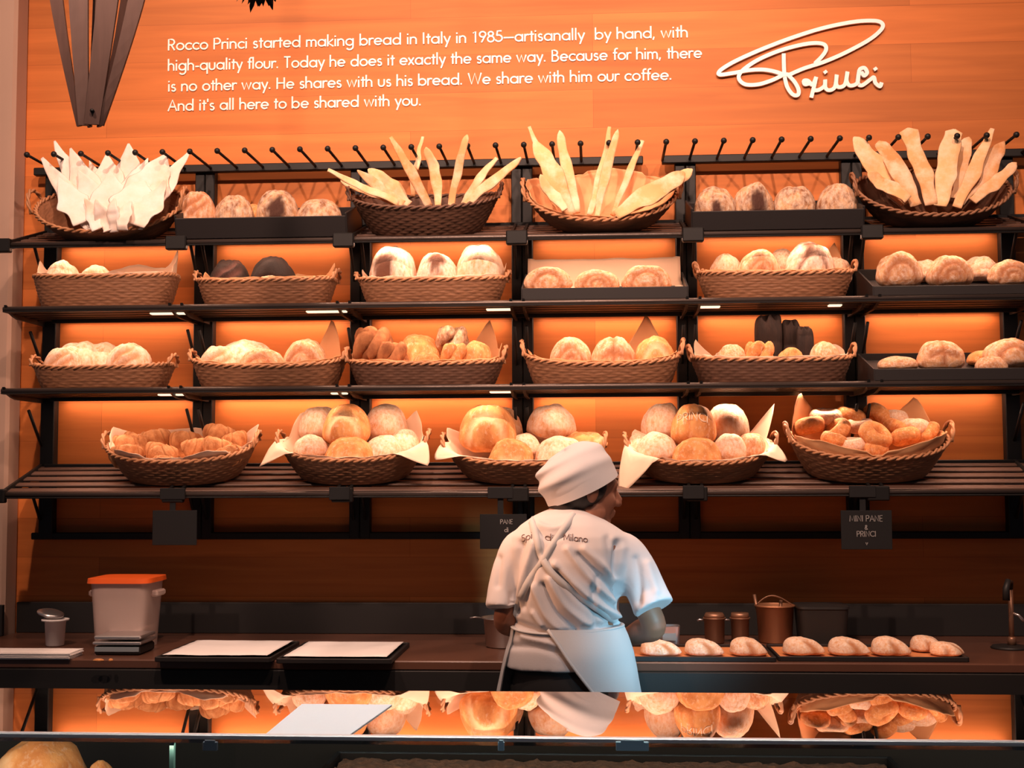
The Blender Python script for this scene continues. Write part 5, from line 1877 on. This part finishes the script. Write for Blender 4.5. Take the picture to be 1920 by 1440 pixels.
for v, n in zip(me.vertices, nrm):
    if n.y > .35:
        continue
    k = smooth01(.35, -.25, n.y)
    d = 0.0
    for pts, amp, wd in FW_:
        q_ = seg_d(v.co.x, v.co.z, pts)
        if q_ < wd * 3:
            d += amp * 1.45 * math.exp(-(q_ / (wd * .85)) ** 2)
    d += .0035 * noise.noise(Vector((v.co.x * 14, v.co.z * 9, 2)))
    v.co += n * (d * k)
me.update()
shirt_w = BVHTree.FromPolygons([tuple(v.co) for v in me.vertices], [tuple(p.vertices) for p in me.polygons])
shirt = mobj('shirt', me, 'cloth')


def onto(bvh, px, py, lift):
    d = (FWD + RGT * ((px - CX) / F) - UPV * ((py - CY) / F)).normalized()
    h = bvh.ray_cast(CAM, d)
    if h[0] is None:
        return None
    return h[0] - d * lift


def strap(name, pts, w, lift, mat, parent):
    P = [onto(shirt_w, a, c, lift) for a, c in catmull(pts, 10)]
    P = [p for p in P if p is not None]
    # smooth along the length
    for _ in range(3):
        P = [P[0]] + [(P[i - 1] + P[i] * 2 + P[i + 1]) / 4 for i in range(1, len(P) - 1)] + [P[-1]]
    vs = []
    for i, p in enumerate(P):
        t = (P[min(i + 1, len(P) - 1)] - P[max(i - 1, 0)]).normalized()
        s = t.cross(Vector((0, -1, .0))).normalized()
        o = Vector((0, -.0025, 0))
        for e, f in ((-1, 0), (-1, 1), (1, 1), (1, 0)):
            vs.append(p + s * (e * w) + o * f - OR)
    fs = [(i * 4 + j, i * 4 + (j + 1) % 4, i * 4 + 4 + (j + 1) % 4, i * 4 + 4 + j) for i in range(len(P) - 1) for j in range(4)]
    return MB().add(vs, fs).build(name, M[mat], parent)


# ---- apron
APR = [(W(0, 1170, YP).z + .004, 958, 1170, .140), (W(0, 1190, YP).z, 955, 1180, .148), (W(0, 1215, YP).z, 947, 1188, .156), (W(0, 1245, YP).z, 939, 1194, .160), (W(0, 1293, YP).z, 929, 1201, .164), (W(0, 1400, YP).z, 925, 1206, .168), (.44, 930, 1204, .168)]
APR = [(z, (W(l, 1200, YP).x + W(r, 1200, YP).x) / 2, (W(r, 1200, YP).x - W(l, 1200, YP).x) / 2, d) for z, l, r, d in APR][::-1]
zt_, zb_ = APR[-1][0], APR[0][0]


def apr(u, v, off=0.0):
    z = zt_ + (zb_ - zt_) * v
    cx, w, d = interp(APR, z)
    t = (zt_ - z) / (zt_ - W(0, 1293, YP).z)
    a0 = math.radians(-108 + 44 * min(t, 1.35))
    a1 = math.radians(203)
    a = a0 + (a1 - a0) * u
    x, y = supr(a, 2.15)
    f = .006 * math.sin(a * 7 + 2 * v) * smooth01(.1, .6, v) + .003 * noise.noise(Vector((a * 3, v * 6, 1)))
    return Vector((cx + x * (w + f + off), YP + y * (d + f + off), z)) - OR


m = MB()
m.grid(lambda u, v: apr(u, v), 110, 40)
m.grid(lambda u, v: apr(u, v, -.003), 110, 40, flip=True)
ap = m.build('apron', M['apron'], per)
# hemmed back edge of the apron and its tie and straps
m = MB()
m.tube([apr(0, v / 30, .001) for v in range(31)], .0045, 8)
m.build('apron_hem', M['apron'], ap)
m = MB()
pts = []
for i in range(60):
    a = 2 * PI * i / 60
    c = TORSO[9]
    x, y = supr(a, 2.2)
    pts.append(Vector((c[0] + x * (c[3] + .006), c[1] + y * (c[4] + .006), c[2] - .010 - .012 * max(0, math.cos(a + PI / 2 + .35)) ** 2)) - OR)
m.tube(pts, .0075, 8, closed=True, flat=.5)
m.build('apron_tie', M['apron'], ap)
strap('apron_strap', [(1078, 962), (1062, 985), (1036, 1022), (1017, 1054), (991, 1090), (973, 1130), (965, 1166)], .0105, .002, 'apron', ap)
strap('apron_strap', [(994, 972), (1002, 994), (1008, 1017), (1017, 1048), (1042, 1082), (1086, 1118), (1130, 1148), (1160, 1172)], .0100, .004, 'apron', ap)

# ---- print on the back of the shirt
m = MB()
for txt, x0, y0, x1, y1, hpx in (('Spi', 978, 1016, 999, 1009, 13), ('di', 1022, 1012, 1040, 1016, 13), ('Milano', 1057, 1012, 1103, 1017, 12)):
    st, tw = text_strokes(txt)
    for q_ in st:
        P = []
        for x, y in q_:
            t = x / tw
            P.append((x0 + (x1 - x0) * t, y0 + (y1 - y0) * t - y * hpx))
        P2 = []
        for a_, b_ in zip(P, P[1:]):
            P2 += [a_, ((a_[0] + b_[0]) / 2, (a_[1] + b_[1]) / 2)]
        P2.append(P[-1])
        Q = [onto(shirt_w, a_, b_, .0012) for a_, b_ in P2]
        Q = [q2 - OR for q2 in Q if q2 is not None]
        if len(Q) > 1:
            m.tube(Q, .0013, 5)
m.build('print', M['print'], shirt)

# ---- trousers and shoes
m = MB()
loft(m, [ring(OR.x + .004, YP, TORSO[-1][2] + dz, w, d) for dz, w, d in ((.07, .168, .122), (0, .176, .132), (-.05, .180, .134), (-.12, .182, .132), (-.17, .17, .12))])
for s in (-1, 1):
    hx = OR.x + .004 + s * .088
    limb(m, [(hx, YP, TORSO[-1][2] - .06), (hx + s * .006, YP - .008, .66), (hx + s * .010, YP, .46), (hx + s * .012, YP + .01, .26), (hx + s * .012, YP + .015, .10)], [.100, .090, .076, .072, .070])
mobj('trousers', remesh(m, 'trousers', .009, 3), 'trousers')
for s in (-1, 1):
    hx = OR.x + .005 + s * .105
    m = MB()
    m.ell((hx, YP + .065, .046), (.052, .142, .045), 24, 14)
    m.box((hx, YP + .065, .012), (.092, .270, .024), bev=.01)
    mobj('shoe', remesh(m, 'shoe', .006, 2), 'trousers')

# ---- letters stamped into the crust of one loaf
lf = d3[1]
bpy.context.view_layer.update()
mw = lf.matrix_world
bv = BVHTree.FromPolygons([tuple(mw @ v.co) for v in lf.data.vertices], [tuple(p.vertices) for p in lf.data.polygons])
st, tw = text_strokes('PRINCI')
m = MB()
inv = mw.inverted()
for q_ in st:
    P = []
    for x, y in q_:
        t = x / tw
        P.append((1270 + 60 * t, 795 - 8 * math.sin(PI * t) - y * 15))
    P2 = []
    for a_, b_ in zip(P, P[1:]):
        P2 += [a_, ((a_[0] + b_[0]) / 2, (a_[1] + b_[1]) / 2)]
    P2.append(P[-1])
    Q = [onto(bv, a_, b_, .0008) for a_, b_ in P2]
    Q = [q2 for q2 in Q if q2 is not None]
    if len(Q) > 1:
        m.tube(Q, .0022, 6)
m.v = [tuple(inv @ Vector(v)) for v in m.v]
o = m.build('stamped_letters', M['paper'], lf)
